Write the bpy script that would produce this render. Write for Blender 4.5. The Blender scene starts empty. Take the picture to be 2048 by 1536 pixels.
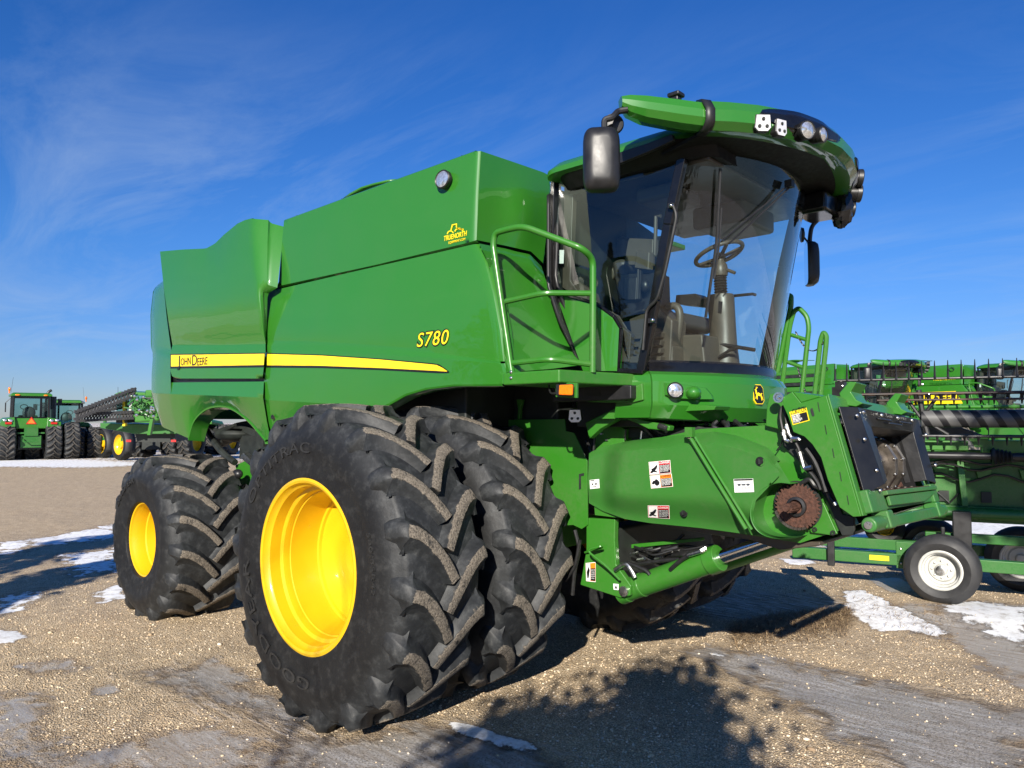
import bpy, bmesh, math, random
from mathutils import Vector, Matrix, noise
R=math.radians; PI=math.pi
C=bpy.context.scene.collection
SC=bpy.context.scene
rng=random.Random(7)
# ------------------------------------------------------------------ camera
CAM=Vector((4.39,-4.937,1.931)); YAW=R(132.8); PIT=R(2.96); FPX=1500.0
DV=Vector((math.cos(YAW)*math.cos(PIT),math.sin(YAW)*math.cos(PIT),math.sin(PIT)))
RV=Vector((math.sin(YAW),-math.cos(YAW),0)); UV=RV.cross(DV)
cd=bpy.data.cameras.new('camera'); cam=bpy.data.objects.new('camera',cd); C.objects.link(cam)
cd.sensor_width=36; cd.lens=FPX/2048*36; cd.clip_start=.05; cd.clip_end=6000
cam.matrix_world=Matrix((( RV.x,UV.x,-DV.x,CAM.x),(RV.y,UV.y,-DV.y,CAM.y),(RV.z,UV.z,-DV.z,CAM.z),(0,0,0,1)))
SC.camera=cam
YC=.15                                   # centreline of the machine
def ray(px,py): return DV+RV*((px-1024)/FPX)-UV*((py-768)/FPX)
def UX(px,py,x): v=ray(px,py); return CAM+v*((x-CAM.x)/v.x)
def UY(px,py,y): v=ray(px,py); return CAM+v*((y-CAM.y)/v.y)
def sstep(a,b,x): t=max(0.,min(1.,(x-a)/(b-a))); return t*t*(3-2*t)
def GZ(x,y):
    """lie of the yard: it falls a little from the rear wheels to the front ones"""
    a=.03*sstep(-9,-3.6,x)-.10*sstep(-3.3,-.3,x)+.07*sstep(8,14,x)
    return a*(1-sstep(2.7,4.2,y))*sstep(-12,-7,y)
def UZ(px,py,z=None):
    v=ray(px,py)
    if z is not None: return CAM+v*((z-CAM.z)/v.z)
    z=0.
    for _ in range(4): p=CAM+v*((z-CAM.z)/v.z); z=GZ(p.x,p.y)
    return p
def UD(px,py,d): return CAM+ray(px,py)*d
def UP(px,py,p,n): v=ray(px,py); return CAM+v*((p-CAM).dot(n)/v.dot(n))
def V(*a): return Vector(a)
# ------------------------------------------------------------------ mesh builder
SPLITN={'face_flange','drum_band','hose_elbow','sill_corner','hydraulic_hose','hose_fitting','ladder_rail','bolt','liner_bolt','rivet','shield_rod','lattice_brace','liner_rib','reel_bar','work_lamp','roof_lamp','mirror','reflector','bracket_hole','hub_nut','hinge_pin','floor_bolt','wiper_arm','pipe_joint','reel_arm','footwell_box','training_seat','reel_tine','cheek_slot','band_rivet'}
class M:
    def __init__(s): s.v=[]; s.f=[]
    def add(s,v,f):
        k=len(s.v); s.v+=[Vector(p) for p in v]; s.f+=[tuple(i+k for i in q) for q in f]; return s
    def boxa(s,o,a,b,c):
        o=Vector(o);a=Vector(a);b=Vector(b);c=Vector(c)
        return s.add([o,o+a,o+a+b,o+b,o+c,o+a+c,o+a+b+c,o+b+c],[(0,3,2,1),(4,5,6,7),(0,1,5,4),(1,2,6,5),(2,3,7,6),(3,0,4,7)])
    def box(s,c,d,rot=None):
        m=rot if rot else Matrix.Identity(3)
        a=m@V(d[0],0,0);b=m@V(0,d[1],0);e=m@V(0,0,d[2])
        return s.boxa(Vector(c)-(a+b+e)/2,a,b,e)
    def prism(s,pts,vec):
        n=len(pts); vec=Vector(vec); p=[Vector(q) for q in pts]
        return s.add(p+[q+vec for q in p],[tuple(range(n))[::-1],tuple(range(n,2*n))]+[(i,(i+1)%n,n+(i+1)%n,n+i) for i in range(n)])
    def grid(s,rows,closed=False):
        n=len(rows[0]); k=len(rows)
        f=[]
        for i in range(k-1):
            for j in range(n if closed else n-1): f.append((i*n+j,i*n+(j+1)%n,(i+1)*n+(j+1)%n,(i+1)*n+j))
        return s.add([p for r in rows for p in r],f)
    def loft(s,secs,caps=True):
        s.grid(secs,True); n=len(secs[0]); k=len(s.v)
        if caps: s.f.append(tuple(range(k-n*len(secs),k-n*len(secs)+n))[::-1]); s.f.append(tuple(range(k-n,k)))
        return s
    def tube(s,path,r,n=10,caps=True,closed=False):
        path=[Vector(p) for p in path]; K=len(path)
        T=[]
        for i in range(K):
            a=path[(i-1)%K] if closed else path[max(i-1,0)]; b=path[(i+1)%K] if closed else path[min(i+1,K-1)]
            T.append((b-a).normalized())
        u=T[0].orthogonal().normalized(); secs=[]
        for i in range(K):
            u=(u-T[i]*u.dot(T[i])); u=u.normalized() if u.length>1e-6 else T[i].orthogonal().normalized()
            w=T[i].cross(u); rr=r[i] if isinstance(r,(list,tuple)) else r
            secs.append([path[i]+u*(rr*math.cos(2*PI*j/n))+w*(rr*math.sin(2*PI*j/n)) for j in range(n)])
        if closed:
            secs.append(secs[0]); s.grid(secs,True)
        else: s.loft(secs,caps)
        return s
    def lathe(s,prof,o,ax,n=48,cap=False):
        o=Vector(o); ax=Vector(ax).normalized(); u=ax.orthogonal().normalized(); w=ax.cross(u)
        s.grid([[o+ax*h+(u*math.cos(2*PI*j/n)+w*math.sin(2*PI*j/n))*r for j in range(n)] for r,h in prof],True)
        if cap:
            k=len(s.v); m=n*len(prof); s.f.append(tuple(range(k-m,k-m+n))[::-1]); s.f.append(tuple(range(k-n,k)))
        return s
    def cyl(s,a,b,r,n=20,r2=None):
        a=Vector(a);b=Vector(b); h=(b-a).length
        return s.lathe([(r,0),(r if r2 is None else r2,h)],a,b-a,n,True)
    def ell(s,c,d,n=16,m=10,rot=None):
        rot=rot or Matrix.Identity(3); rows=[]
        for i in range(m+1):
            t=PI*i/m; rows.append([Vector(c)+rot@V(d[0]*math.sin(t)*math.cos(2*PI*j/n),d[1]*math.sin(t)*math.sin(2*PI*j/n),d[2]*math.cos(t)) for j in range(n)])
        return s.grid(rows,True)
    def xf(s,m,k=0):
        s.v[k:]=[m@p for p in s.v[k:]]; return s
    def build(s,name,mat,parent=None,bevel=0,ang=35,solid=0,seg=2,flat=False,label=None,merge=True,sub=0):
        if name in SPLITN:
            par=list(range(len(s.v)))
            def fd(i):
                while par[i]!=i: par[i]=par[par[i]]; i=par[i]
                return i
            for q in s.f:
                for i in q[1:]: par[fd(i)]=fd(q[0])
            gr={}
            for q in s.f: gr.setdefault(fd(q[0]),[]).append(q)
            if len(gr)>1:
                first=None
                for fs in gr.values():
                    ids=sorted({i for q in fs for i in q}); mp={k:n for n,k in enumerate(ids)}; sub_=M(); sub_.v=[s.v[i] for i in ids]; sub_.f=[tuple(mp[i] for i in q) for q in fs]
                    SPLITN.discard(name); o=sub_.build(name,mat,parent,bevel,ang,solid,seg,flat,label,merge,sub); SPLITN.add(name); first=first or o
                return first
        me=bpy.data.meshes.new(name)
        bm=bmesh.new(); vs=[bm.verts.new(p) for p in s.v]
        for q in s.f:
            try: bm.faces.new([vs[i] for i in q])
            except ValueError: pass
        if merge: bmesh.ops.remove_doubles(bm,verts=bm.verts,dist=1e-5)
        bmesh.ops.recalc_face_normals(bm,faces=bm.faces)
        bm.to_mesh(me); bm.free()
        if not flat:
            me.shade_smooth(); me.set_sharp_from_angle(angle=R(ang))
        return link(name,me,mat,parent,bevel,solid,seg,label,sub)
def wloc(o):
    p=Vector((0,0,0))
    while o is not None and o.type=='EMPTY': p+=o.location; o=o.parent if o.parent and o.parent.type=='EMPTY' else None
    return p
def link(name,me,mat,parent=None,bevel=0,solid=0,seg=2,label=None,sub=0):
    o=bpy.data.objects.new(name,me); C.objects.link(o)
    for m in (mat if isinstance(mat,(list,tuple)) else [mat]): me.materials.append(m)
    if solid:
        md=o.modifiers.new('solid','SOLIDIFY'); md.thickness=solid; md.offset=0
    if sub:
        md=o.modifiers.new('sub','SUBSURF'); md.levels=md.render_levels=sub
    if bevel:
        md=o.modifiers.new('bev','BEVEL'); md.width=bevel; md.segments=seg; md.limit_method='ANGLE'; md.angle_limit=R(40); md.harden_normals=True
    if parent:
        o.parent=parent
        if parent.type=='EMPTY': o.matrix_parent_inverse=Matrix.Translation(-wloc(parent))
    if label: o['label']=label
    return o
def empty(name,loc=(0,0,0),parent=None):
    o=bpy.data.objects.new(name,None); C.objects.link(o); o.location=loc; o.empty_display_size=.2
    if parent: o.parent=parent
    return o
def thing(name,label,cat,loc=(0,0,0),group=None):
    o=empty(name,loc); return tag(o,label,cat,group)
def tag(o,label=None,cat=None,group=None,kind=None):
    if label: o['label']=label
    if cat: o['category']=cat
    if group: o['group']=group
    if kind: o['kind']=kind
    return o
def dup(o,parent=None):
    c=o.copy(); C.objects.link(c)
    if parent: c.parent=parent
    for ch in list(o.children): dup(ch,c)
    return c
def seg(a,b,n): return [Vector(a).lerp(Vector(b),i/n) for i in range(n+1)]
def rounded(path,r,n=6):
    """polyline with its inner corners rounded"""
    p=[Vector(q) for q in path]; out=[p[0]]
    for i in range(1,len(p)-1):
        a,b,c=p[i-1],p[i],p[i+1]; u=(a-b); w=(c-b); d=min(r,u.length*.45,w.length*.45)
        q0=b+u.normalized()*d; q1=b+w.normalized()*d
        for k in range(n+1):
            t=k/n; out.append(q0*(1-t)**2+b*(2*t*(1-t))+q1*t*t)
    out.append(p[-1]); return out
def resample(path,n):
    p=[Vector(q) for q in path]; L=[0]
    for a,b in zip(p,p[1:]): L.append(L[-1]+(b-a).length)
    out=[]
    for i in range(n+1):
        t=L[-1]*i/n; k=0
        while k<len(L)-2 and L[k+1]<t: k+=1
        d=L[k+1]-L[k]; out.append(p[k].lerp(p[k+1],(t-L[k])/d if d>0 else 0))
    return out
def smooth(path,n=6):
    """Catmull-Rom"""
    p=[Vector(q) for q in path]; out=[]
    for i in range(len(p)-1):
        a=p[max(i-1,0)];b=p[i];c=p[i+1];d=p[min(i+2,len(p)-1)]
        for k in range(n):
            t=k/n; out.append(.5*((2*b)+(c-a)*t+(2*a-5*b+4*c-d)*t*t+(3*b-a-3*c+d)*t**3))
    out.append(p[-1]); return out
def coons(top,bot,left,right,nu,nv):
    """rows from top to bottom"""
    T=resample(top,nu);B=resample(bot,nu);L=resample(left,nv);Q=resample(right,nv); rows=[]
    for j in range(nv+1):
        v=j/nv; row=[]
        for i in range(nu+1):
            u=i/nu
            row.append(T[i]*(1-v)+B[i]*v+L[j]*(1-u)+Q[j]*u-(T[0]*(1-u)*(1-v)+T[nu]*u*(1-v)+B[0]*(1-u)*v+B[nu]*u*v))
        rows.append(row)
    return rows
def text(name,body,mat,o,ax,up,size,parent=None,shear=0,offset=0,extrude=.0008,align='LEFT',spacing=1,bend=None,lift=0,squash=1,fit=None):
    """flat lettering on a surface: o = baseline start, ax = reading direction, up = up direction"""
    cu=bpy.data.curves.new(name,'FONT'); cu.body=body; cu.size=size; cu.shear=shear; cu.offset=offset; cu.extrude=extrude; cu.align_x=align; cu.space_character=spacing; cu.resolution_u=4
    t=bpy.data.objects.new(name,cu); C.objects.link(t)
    bpy.context.view_layer.update()
    me=bpy.data.meshes.new_from_object(t.evaluated_get(bpy.context.evaluated_depsgraph_get()))
    bpy.data.objects.remove(t); bpy.data.curves.remove(cu)
    if fit and len(me.vertices):
        x0=min(v.co.x for v in me.vertices); x1=max(v.co.x for v in me.vertices)
        for v in me.vertices: v.co.x=(v.co.x-x0)*fit/(x1-x0)
    ax=Vector(ax).normalized(); up=Vector(up); up=(up-ax*up.dot(ax)).normalized(); nz=ax.cross(up); o=Vector(o)
    for v in me.vertices:
        p=v.co
        if bend: v.co=bend(p)
        else: v.co=o+ax*(p.x*squash)+up*p.y+nz*(p.z+lift)
    me.name=name; return link(name,me,mat,parent)
# ------------------------------------------------------------------ materials
MT={}
def nodes(name):
    m=bpy.data.materials.new(name); m.use_nodes=True; nt=m.node_tree; b=nt.nodes['Principled BSDF']; MT[name]=m
    return m,nt,b
def N(nt,t,ins=None,**kw):
    n=nt.nodes.new(t)
    for k,v in kw.items(): setattr(n,k,v)
    for k,v in (ins or {}).items():
        if isinstance(v,bpy.types.NodeSocket): nt.links.new(v,n.inputs[k])
        else: n.inputs[k].default_value=v
    return n
def ramp(nt,fac,stops):
    n=nt.nodes.new('ShaderNodeValToRGB'); nt.links.new(fac,n.inputs[0]); e=n.color_ramp.elements
    while len(e)<len(stops): e.new(.5)
    for i,(p,c) in enumerate(stops): e[i].position=p; e[i].color=(*c,1) if len(c)==3 else c
    return n.outputs[0]
def noise_tex(nt,scale,detail=4,rough=.55,vec=None,dim='Object'):
    if vec is None: vec=N(nt,'ShaderNodeTexCoord').outputs[dim]
    n=N(nt,'ShaderNodeTexNoise',{'Vector':vec,'Scale':scale,'Detail':detail,'Roughness':rough}); return n.outputs['Fac']
def mixc(nt,fac,a,b,mode='MIX'):
    n=nt.nodes.new('ShaderNodeMix'); n.data_type='RGBA'; n.blend_type=mode
    for i,v in ((0,fac),(6,a),(7,b)):
        if isinstance(v,bpy.types.NodeSocket): nt.links.new(v,n.inputs[i])
        else: n.inputs[i].default_value=v if i==0 else (*v,1)
    return n.outputs[2]
def math_(nt,op,a,b=0,clamp=False):
    n=nt.nodes.new('ShaderNodeMath'); n.operation=op; n.use_clamp=clamp
    for i,v in ((0,a),(1,b)):
        if isinstance(v,bpy.types.NodeSocket): nt.links.new(v,n.inputs[i])
        else: n.inputs[i].default_value=v
    return n.outputs[0]
def paint(name,col,rough=.5,coat=1.0,dirt=.12,dcol=(.16,.14,.1),croug=.06,metal=0,bump=.02):
    m,nt,b=nodes(name)
    a=noise_tex(nt,2.3,6,.6); f=noise_tex(nt,38,4,.6)
    k=math_(nt,'MULTIPLY',ramp(nt,a,[(.35,(0,0,0)),(.75,(1,1,1))]),ramp(nt,f,[(.35,(.3,.3,.3)),(.7,(1,1,1))]))
    k=math_(nt,'MULTIPLY',k,dirt)
    nt.links.new(mixc(nt,k,col,dcol),b.inputs['Base Color'])
    nt.links.new(math_(nt,'MULTIPLY_ADD',k,.8),b.inputs['Roughness']); b.inputs['Roughness'].links[0].from_node.inputs[2].default_value=rough
    b.inputs['Coat Weight'].default_value=coat; 
    nt.links.new(math_(nt,'MULTIPLY_ADD',k,.4),b.inputs['Coat Roughness']); b.inputs['Coat Roughness'].links[0].from_node.inputs[2].default_value=croug
    b.inputs['Metallic'].default_value=metal; b.inputs['Specular IOR Level'].default_value=.3
    if bump:
        w=noise_tex(nt,3.0,2,.5)
        bp=N(nt,'ShaderNodeBump',{'Height':w,'Strength':bump,'Distance':.3}); nt.links.new(bp.outputs[0],b.inputs['Coat Normal'])
    return m
def plain(name,col,rough=.5,metal=0,var=.25,scale=30,bump=0,spec=.5):
    m,nt,b=nodes(name); f=noise_tex(nt,scale,5,.6)
    lo=tuple(c*(1-var) for c in col); hi=tuple(min(1,c*(1+var)) for c in col)
    nt.links.new(ramp(nt,f,[(.3,lo),(.7,hi)]),b.inputs['Base Color'])
    nt.links.new(ramp(nt,f,[(.3,(rough*.85,)*3),(.7,(min(1,rough*1.15),)*3)]),b.inputs['Roughness'])
    b.inputs['Metallic'].default_value=metal; b.inputs['Specular IOR Level'].default_value=spec
    if bump:
        bp=N(nt,'ShaderNodeBump',{'Height':f,'Strength':bump,'Distance':.02}); nt.links.new(bp.outputs[0],b.inputs['Normal'])
    return m
GREEN=paint('green_paint',(.021,.146,.010),rough=.45,dirt=.05,croug=.03)
GREENM=paint('green_frame_paint',(.023,.152,.009),rough=.45,coat=.5,dirt=.25,croug=.2)
GREEND=paint('green_worn_paint',(.02,.14,.02),rough=.5,coat=.35,dirt=.6,dcol=(.12,.10,.07),croug=.3)
GREENP=paint('green_moulded_plastic',(.027,.140,.018),rough=.42,coat=.35,dirt=.2,croug=.28)
YELLOW=paint('yellow_paint',(.62,.375,.004),rough=.45,coat=.5,dirt=.06,dcol=(.5,.3,.05),croug=.12)
YDEC=plain('yellow_decal',(.85,.62,.012),.4,var=.03)
BDEC=plain('black_decal',(.008,.008,.009),.35,var=.1)
WDEC=plain('white_decal',(.75,.75,.72),.45,var=.04)
RDEC=plain('red_decal',(.6,.02,.03),.45,var=.05)
ODEC=plain('orange_decal',(.85,.22,.01),.45,var=.05)
MATTB=plain('matt_black',(.004,.004,.0045),.6,var=.2,spec=.25)
BLACK=plain('black_plastic',(.012,.012,.013),.42,var=.3,scale=12)
BGLOSS=plain('black_gloss',(.006,.006,.007),.15,var=.2)
DARKM=plain('dark_machinery',(.012,.015,.013),.6,var=.5,scale=9)
RUBH=plain('hose_rubber',(.012,.012,.012),.45,var=.3)
STEEL=plain('zinc_steel',(.62,.62,.60),.3,metal=1,var=.2,scale=40)
CHROME=plain('chrome',(.75,.76,.77),.12,metal=1,var=.05)
RUST=plain('rusty_steel',(.075,.032,.02),.75,metal=.2,var=.6,scale=45,bump=.4)
WORN=plain('worn_steel',(.16,.14,.12),.35,metal=.85,var=.5,scale=14)
BEIGE=plain('cab_trim',(.062,.053,.040),.5,var=.08,scale=8)
BEIGED=plain('cab_trim_dark',(.06,.05,.038),.42,var=.08,scale=8)
SEATF=plain('seat_leather',(.05,.047,.045),.5,var=.15)
WHITEP=plain('white_wheel_paint',(.46,.46,.43),.4,var=.15,scale=14)
AMBER=plain('amber_lens',(.85,.18,.005),.12,var=.15,scale=60)
LENS=plain('lamp_reflector',(.7,.72,.74),.12,metal=.8,var=.35,scale=55)
ALU=plain('led_board',(.65,.65,.66),.3,metal=.3,var=.1)
RED=plain('red_plastic',(.45,.012,.01),.35,var=.1)
def glass(name,tint,refl=1.0):
    m,nt,b=nodes(name); nt.nodes.remove(b); out=nt.nodes['Material Output']
    tr=N(nt,'ShaderNodeBsdfTransparent',{'Color':(*tint,1)}); gl=N(nt,'ShaderNodeBsdfGlossy',{'Color':(1,1,1,1),'Roughness':.01})
    lw=N(nt,'ShaderNodeLayerWeight',{'Blend':.5})
    fr=math_(nt,'MULTIPLY_ADD',math_(nt,'POWER',lw.outputs['Facing'],4.5),.95); fr.node.inputs[2].default_value=.055
    mx=N(nt,'ShaderNodeMixShader',{0:math_(nt,'MULTIPLY',fr,refl,True),1:tr.outputs[0],2:gl.outputs[0]}); nt.links.new(mx.outputs[0],out.inputs['Surface'])
    return m
GLASS=glass('cab_glass',(.72,.82,.80),1.2)
GLASSF=glass('windscreen_glass',(.80,.88,.88),1.1)
MIRR=plain('mirror_glass',(.8,.82,.85),.03,metal=1,var=.01)
# ------------------------------------------------------------------ light, sky
import numpy as np
SAZ,SEL=R(121.5-180),R(24)                 # where the sun stands
SUN=V(math.cos(SAZ)*math.cos(SEL),math.sin(SAZ)*math.cos(SEL),math.sin(SEL))
ld=bpy.data.lights.new('sun','SUN'); lo=bpy.data.objects.new('sun',ld); C.objects.link(lo)
ld.energy=5.0; ld.angle=R(.5); ld.color=(1,.93,.82); lo.rotation_euler=SUN.to_track_quat('Z','Y').to_euler(); lo.location=SUN*30
SC.view_settings.view_transform='Standard'; SC.view_settings.look='None'; SC.view_settings.exposure=.82; SC.view_settings.gamma=1
w=bpy.data.worlds.new('World'); SC.world=w; w.use_nodes=True; nt=w.node_tree; bg=nt.nodes['Background']
sky=N(nt,'ShaderNodeTexSky'); sky.sky_type='NISHITA'; sky.sun_disc=False; sky.sun_elevation=SEL; sky.sun_rotation=R(148.5); sky.altitude=400; sky.air_density=1.0; sky.dust_density=.35; sky.ozone_density=2.2
tc=N(nt,'ShaderNodeTexCoord').outputs['Generated']
sx=N(nt,'ShaderNodeSeparateXYZ',{0:tc})
zz=math_(nt,'ADD',math_(nt,'MAXIMUM',sx.outputs[2],0),.12)
cx=math_(nt,'DIVIDE',sx.outputs[0],zz); cy=math_(nt,'DIVIDE',sx.outputs[1],zz)
# cirrus: streaks drawn out along one direction of the sky plane
vec=N(nt,'ShaderNodeCombineXYZ',{0:cx,1:cy,2:0.0}).outputs[0]
mp=N(nt,'ShaderNodeMapping',{'Vector':vec,'Location':(6.1,2.9,0),'Rotation':(0,0,R(-55)),'Scale':(.6,1.5,1)}).outputs[0]
n1=N(nt,'ShaderNodeTexNoise',{'Vector':mp,'Scale':1.25,'Detail':12,'Roughness':.66,'Distortion':1.1}).outputs['Fac']
n2=N(nt,'ShaderNodeTexNoise',{'Vector':vec,'Scale':.42,'Detail':3}).outputs['Fac']
cl=math_(nt,'MULTIPLY',ramp(nt,n1,[(.43,(0,0,0)),(.80,(1,1,1))]),ramp(nt,n2,[(.36,(0,0,0)),(.56,(1,1,1))]))
cl=math_(nt,'MULTIPLY',math_(nt,'MULTIPLY',cl,.46),ramp(nt,sx.outputs[2],[(0,(.5,.5,.5)),(.10,(1,1,1)),(.30,(.9,.9,.9)),(.48,(.12,.12,.12))]))
hs=N(nt,'ShaderNodeHueSaturation',{'Saturation':1.22,'Color':sky.outputs[0]}).outputs[0]
tint=ramp(nt,sx.outputs[2],[(0,(.48,.54,.77)),(.10,(.33,.52,.90)),(.22,(.26,.56,1.0)),(.5,(.14,.50,1.06)),(.9,(.12,.48,1.06))])
col=mixc(nt,cl,mixc(nt,1,sky.outputs[0],tint,'MULTIPLY'),(3.4,4.4,6.0))
nt.links.new(col,bg.inputs['Color']); bg.inputs['Strength'].default_value=.074
# ------------------------------------------------------------------ ground
def axis(a,b,step,far):
    x=list(np.arange(a,b+1e-6,step)); g=step; p=[]
    while x[-1]<far: g*=1.16; x.append(x[-1]+g)
    g=step; y=a
    while y>-far: g*=1.16; y-=g; p.append(y)
    return np.array(p[::-1]+x)
gx=axis(-9,6.5,.06,3000); gy=axis(-5,7.5,.06,3000)
GX,GY=np.meshgrid(gx,gy); P2=np.stack([GX.ravel(),GY.ravel()],1)
def px(*pts): return np.array([[UZ(a,b).x,UZ(a,b).y] for a,b in pts])
def sdf(poly,P):
    d=np.full(len(P),1e9); ins=np.zeros(len(P),bool); n=len(poly)
    for i in range(n):
        a=poly[i]; b=poly[(i+1)%n]; e=b-a; t=np.clip(((P-a)@e)/max(e@e,1e-9),0,1)
        q=P-a-t[:,None]*e; d=np.minimum(d,np.hypot(q[:,0],q[:,1]))
        c=((a[1]>P[:,1])!=(b[1]>P[:,1]))&(P[:,0]<(b[0]-a[0])*(P[:,1]-a[1])/(b[1]-a[1]+1e-12)+a[0]); ins^=c
    return np.where(ins,-d,d)
near=(np.abs(P2[:,0]+1)<60)&(np.abs(P2[:,1]-4)<60)
def field(polys,w):
    out=np.zeros(len(P2)); Pn=P2[near]
    acc=np.zeros(len(Pn))
    for p,ww in polys: acc=np.maximum(acc,np.clip(.5-sdf(p,Pn)/(2*(ww or w)),0,1))
    out[near]=acc; return out
ICE=[(px((-60,1385),(60,1392),(92,1398),(84,1432),(66,1460),(96,1500),(135,1522),(110,1545),(-80,1545)),.3),
 (px((120,1545),(160,1522),(230,1500),(290,1482),(370,1472),(440,1480),(520,1500),(600,1515),(620,1545)),.35),
 (px((180,1376),(225,1370),(245,1385),(215,1398),(185,1392)),.06),
 (px((300,1340),(400,1330),(470,1350),(540,1405),(600,1440),(520,1430),(440,1400),(340,1372)),.3),
 (px((40,1330),(150,1318),(170,1335),(60,1352)),.2),
 (px((1370,1296),(1440,1302),(1540,1318),(1640,1338),(1760,1362),(1900,1392),(2080,1432),(2080,1560),(1850,1560),(1740,1490),(1660,1440),(1560,1390),(1470,1340)),.30),
 (px((1770,1212),(1880,1222),(1960,1204),(2080,1216),(2080,1400),(2010,1350),(1930,1290),(1850,1262)),.3),
 (px((1736,1160),(1790,1154),(1826,1166),(1822,1188),(1780,1188)),.05),
 (px((560,1480),(700,1475),(860,1450),(960,1470),(1090,1510),(1110,1560),(640,1560)),.3)]
SNOW=[(px((-40,1248),(30,1256),(58,1272),(20,1284),(-40,1290)),.08),
 (px((905,1446),(960,1456),(1040,1482),(1085,1500),(1060,1508),(980,1488),(910,1462)),.06),
 (px((60,1078),(232,1050),(240,1075),(120,1088),(60,1092)),.5),
 (px((120,1112),(240,1096),(240,1140),(170,1150)),.45),(px((0,1085),(60,1080),(40,1105),(0,1108)),.4),(px((10,1195),(80,1180),(60,1215),(0,1225)),.3),(px((190,1185),(250,1170),(250,1195),(205,1205)),.2),
 (px((-300,919),(180,919),(330,928),(180,936),(60,934),(-300,932)),2.0),
 (px((1120,1172),(1180,1165),(1240,1180),(1260,1192),(1150,1190)),.15),
 (px((1395,1300),(1420,1306),(1450,1318),(1425,1314)),.05),(px((1560,1118),(1620,1122),(1640,1130),(1580,1132)),.1),
 (px((1440,1065),(1600,1085),(1790,1108),(2100,1112),(2500,1090),(2500,990),(2100,960),(1500,960),(1300,1010)),.5),
 (px((1688,1184),(1722,1180),(1775,1204),(1830,1232),(1898,1266),(1860,1274),(1800,1258),(1755,1262),(1722,1240),(1690,1222)),.10),
 (px((1870,1208),(1960,1205),(2060,1222),(2060,1300),(1970,1262)),.3)]
MUD=[(px((260,1340),(420,1320),(560,1400),(700,1470),(900,1440),(1100,1500),(1140,1560),(300,1560),(560,1520),(430,1440)),.5),
 (px((1370,1292),(1640,1330),(2080,1420),(2080,1560),(1800,1560),(1600,1430),(1450,1345)),.4),
 (px((1180,1200),(1500,1180),(1700,1195),(1690,1260),(1500,1250)),.3)]
ice=field(ICE,.2); snow=field(SNOW,.2); mud=field(MUD,.4)
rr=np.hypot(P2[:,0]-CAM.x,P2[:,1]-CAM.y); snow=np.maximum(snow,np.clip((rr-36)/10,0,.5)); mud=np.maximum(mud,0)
zz_=np.zeros(len(P2)); idx=np.where(near&(rr<40))[0]
for i in idx:
    x,y=P2[i]; z=.035*noise.noise((x*.55,y*.55,0))+.018*noise.noise((x*1.9,y*1.9,3))
    if rr[i]<14: z+=.003*noise.noise((x*7,y*7,5))*(1-ice[i])*(1-.7*snow[i])
    zz_[i]=z
zz_*=np.clip((40-rr)/25,0,1)
for cx_,cy_,rad in ((0,-1.86,.5),(0,-1.0,.5),(-3.386,-1.6,.5),(0,2.1,.6),(0,1.3,.6)):
    d=np.hypot(P2[:,0]-cx_,P2[:,1]-cy_); zz_-=np.where(d<1.2,zz_*np.clip(1.6-d,0,1),0)
zz_+=.012*snow
zz_[near]+=np.array([GZ(x,y) for x,y in P2[near]])
me=bpy.data.meshes.new('ground'); nx,ny=len(gx),len(gy)
I=np.arange(nx*ny).reshape(ny,nx); F=np.stack([I[:-1,:-1],I[:-1,1:],I[1:,1:],I[1:,:-1]],-1).reshape(-1,4)
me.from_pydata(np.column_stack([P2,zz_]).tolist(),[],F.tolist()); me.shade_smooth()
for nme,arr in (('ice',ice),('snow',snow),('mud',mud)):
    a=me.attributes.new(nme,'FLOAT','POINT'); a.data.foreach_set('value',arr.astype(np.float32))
m,nt,b=nodes('gravel_yard')
pos=N(nt,'ShaderNodeNewGeometry').outputs['Position']
def vor(scale,feat='F1',out='Distance',vec=pos): 
    n=N(nt,'ShaderNodeTexVoronoi',{'Vector':vec,'Scale':scale}); n.feature=feat; return n.outputs[out]
def at(n): return N(nt,'ShaderNodeAttribute',attribute_name=n).outputs['Fac']
v1=N(nt,'ShaderNodeTexVoronoi',{'Vector':pos,'Scale':78}); v2=N(nt,'ShaderNodeTexVoronoi',{'Vector':pos,'Scale':170})
sc1=N(nt,'ShaderNodeSeparateColor',{0:v1.outputs['Color']}).outputs[0]
sc2=N(nt,'ShaderNodeSeparateColor',{0:v2.outputs['Color']}).outputs[1]
pal=[(0,(.27,.185,.105)),(.25,(.50,.37,.225)),(.5,(.64,.50,.32)),(.75,(.52,.42,.29)),(.92,(.75,.64,.48)),(1,(.32,.29,.25))]
g1=ramp(nt,sc1,pal); g2=ramp(nt,sc2,pal)
gap=ramp(nt,v1.outputs['Distance'],[(.32,(1.12,1.12,1.12)),(.66,(.42,.4,.38))])
big=noise_tex(nt,.9,6,.6,pos); fine=noise_tex(nt,24,6,.65,pos); mid=noise_tex(nt,5,7,.65,pos)
base=mixc(nt,ramp(nt,fine,[(.42,(0,0,0)),(.56,(1,1,1))]),g1,g2)
base=mixc(nt,.8,base,gap,'MULTIPLY')
base=mixc(nt,ramp(nt,big,[(.3,(0,0,0)),(.7,(.75,.75,.75))]),base,mixc(nt,.5,base,(.54,.41,.25)))
base=mixc(nt,1,base,ramp(nt,mid,[(.3,(.78,.76,.74)),(.7,(1.12,1.12,1.12))]),'MULTIPLY')
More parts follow.
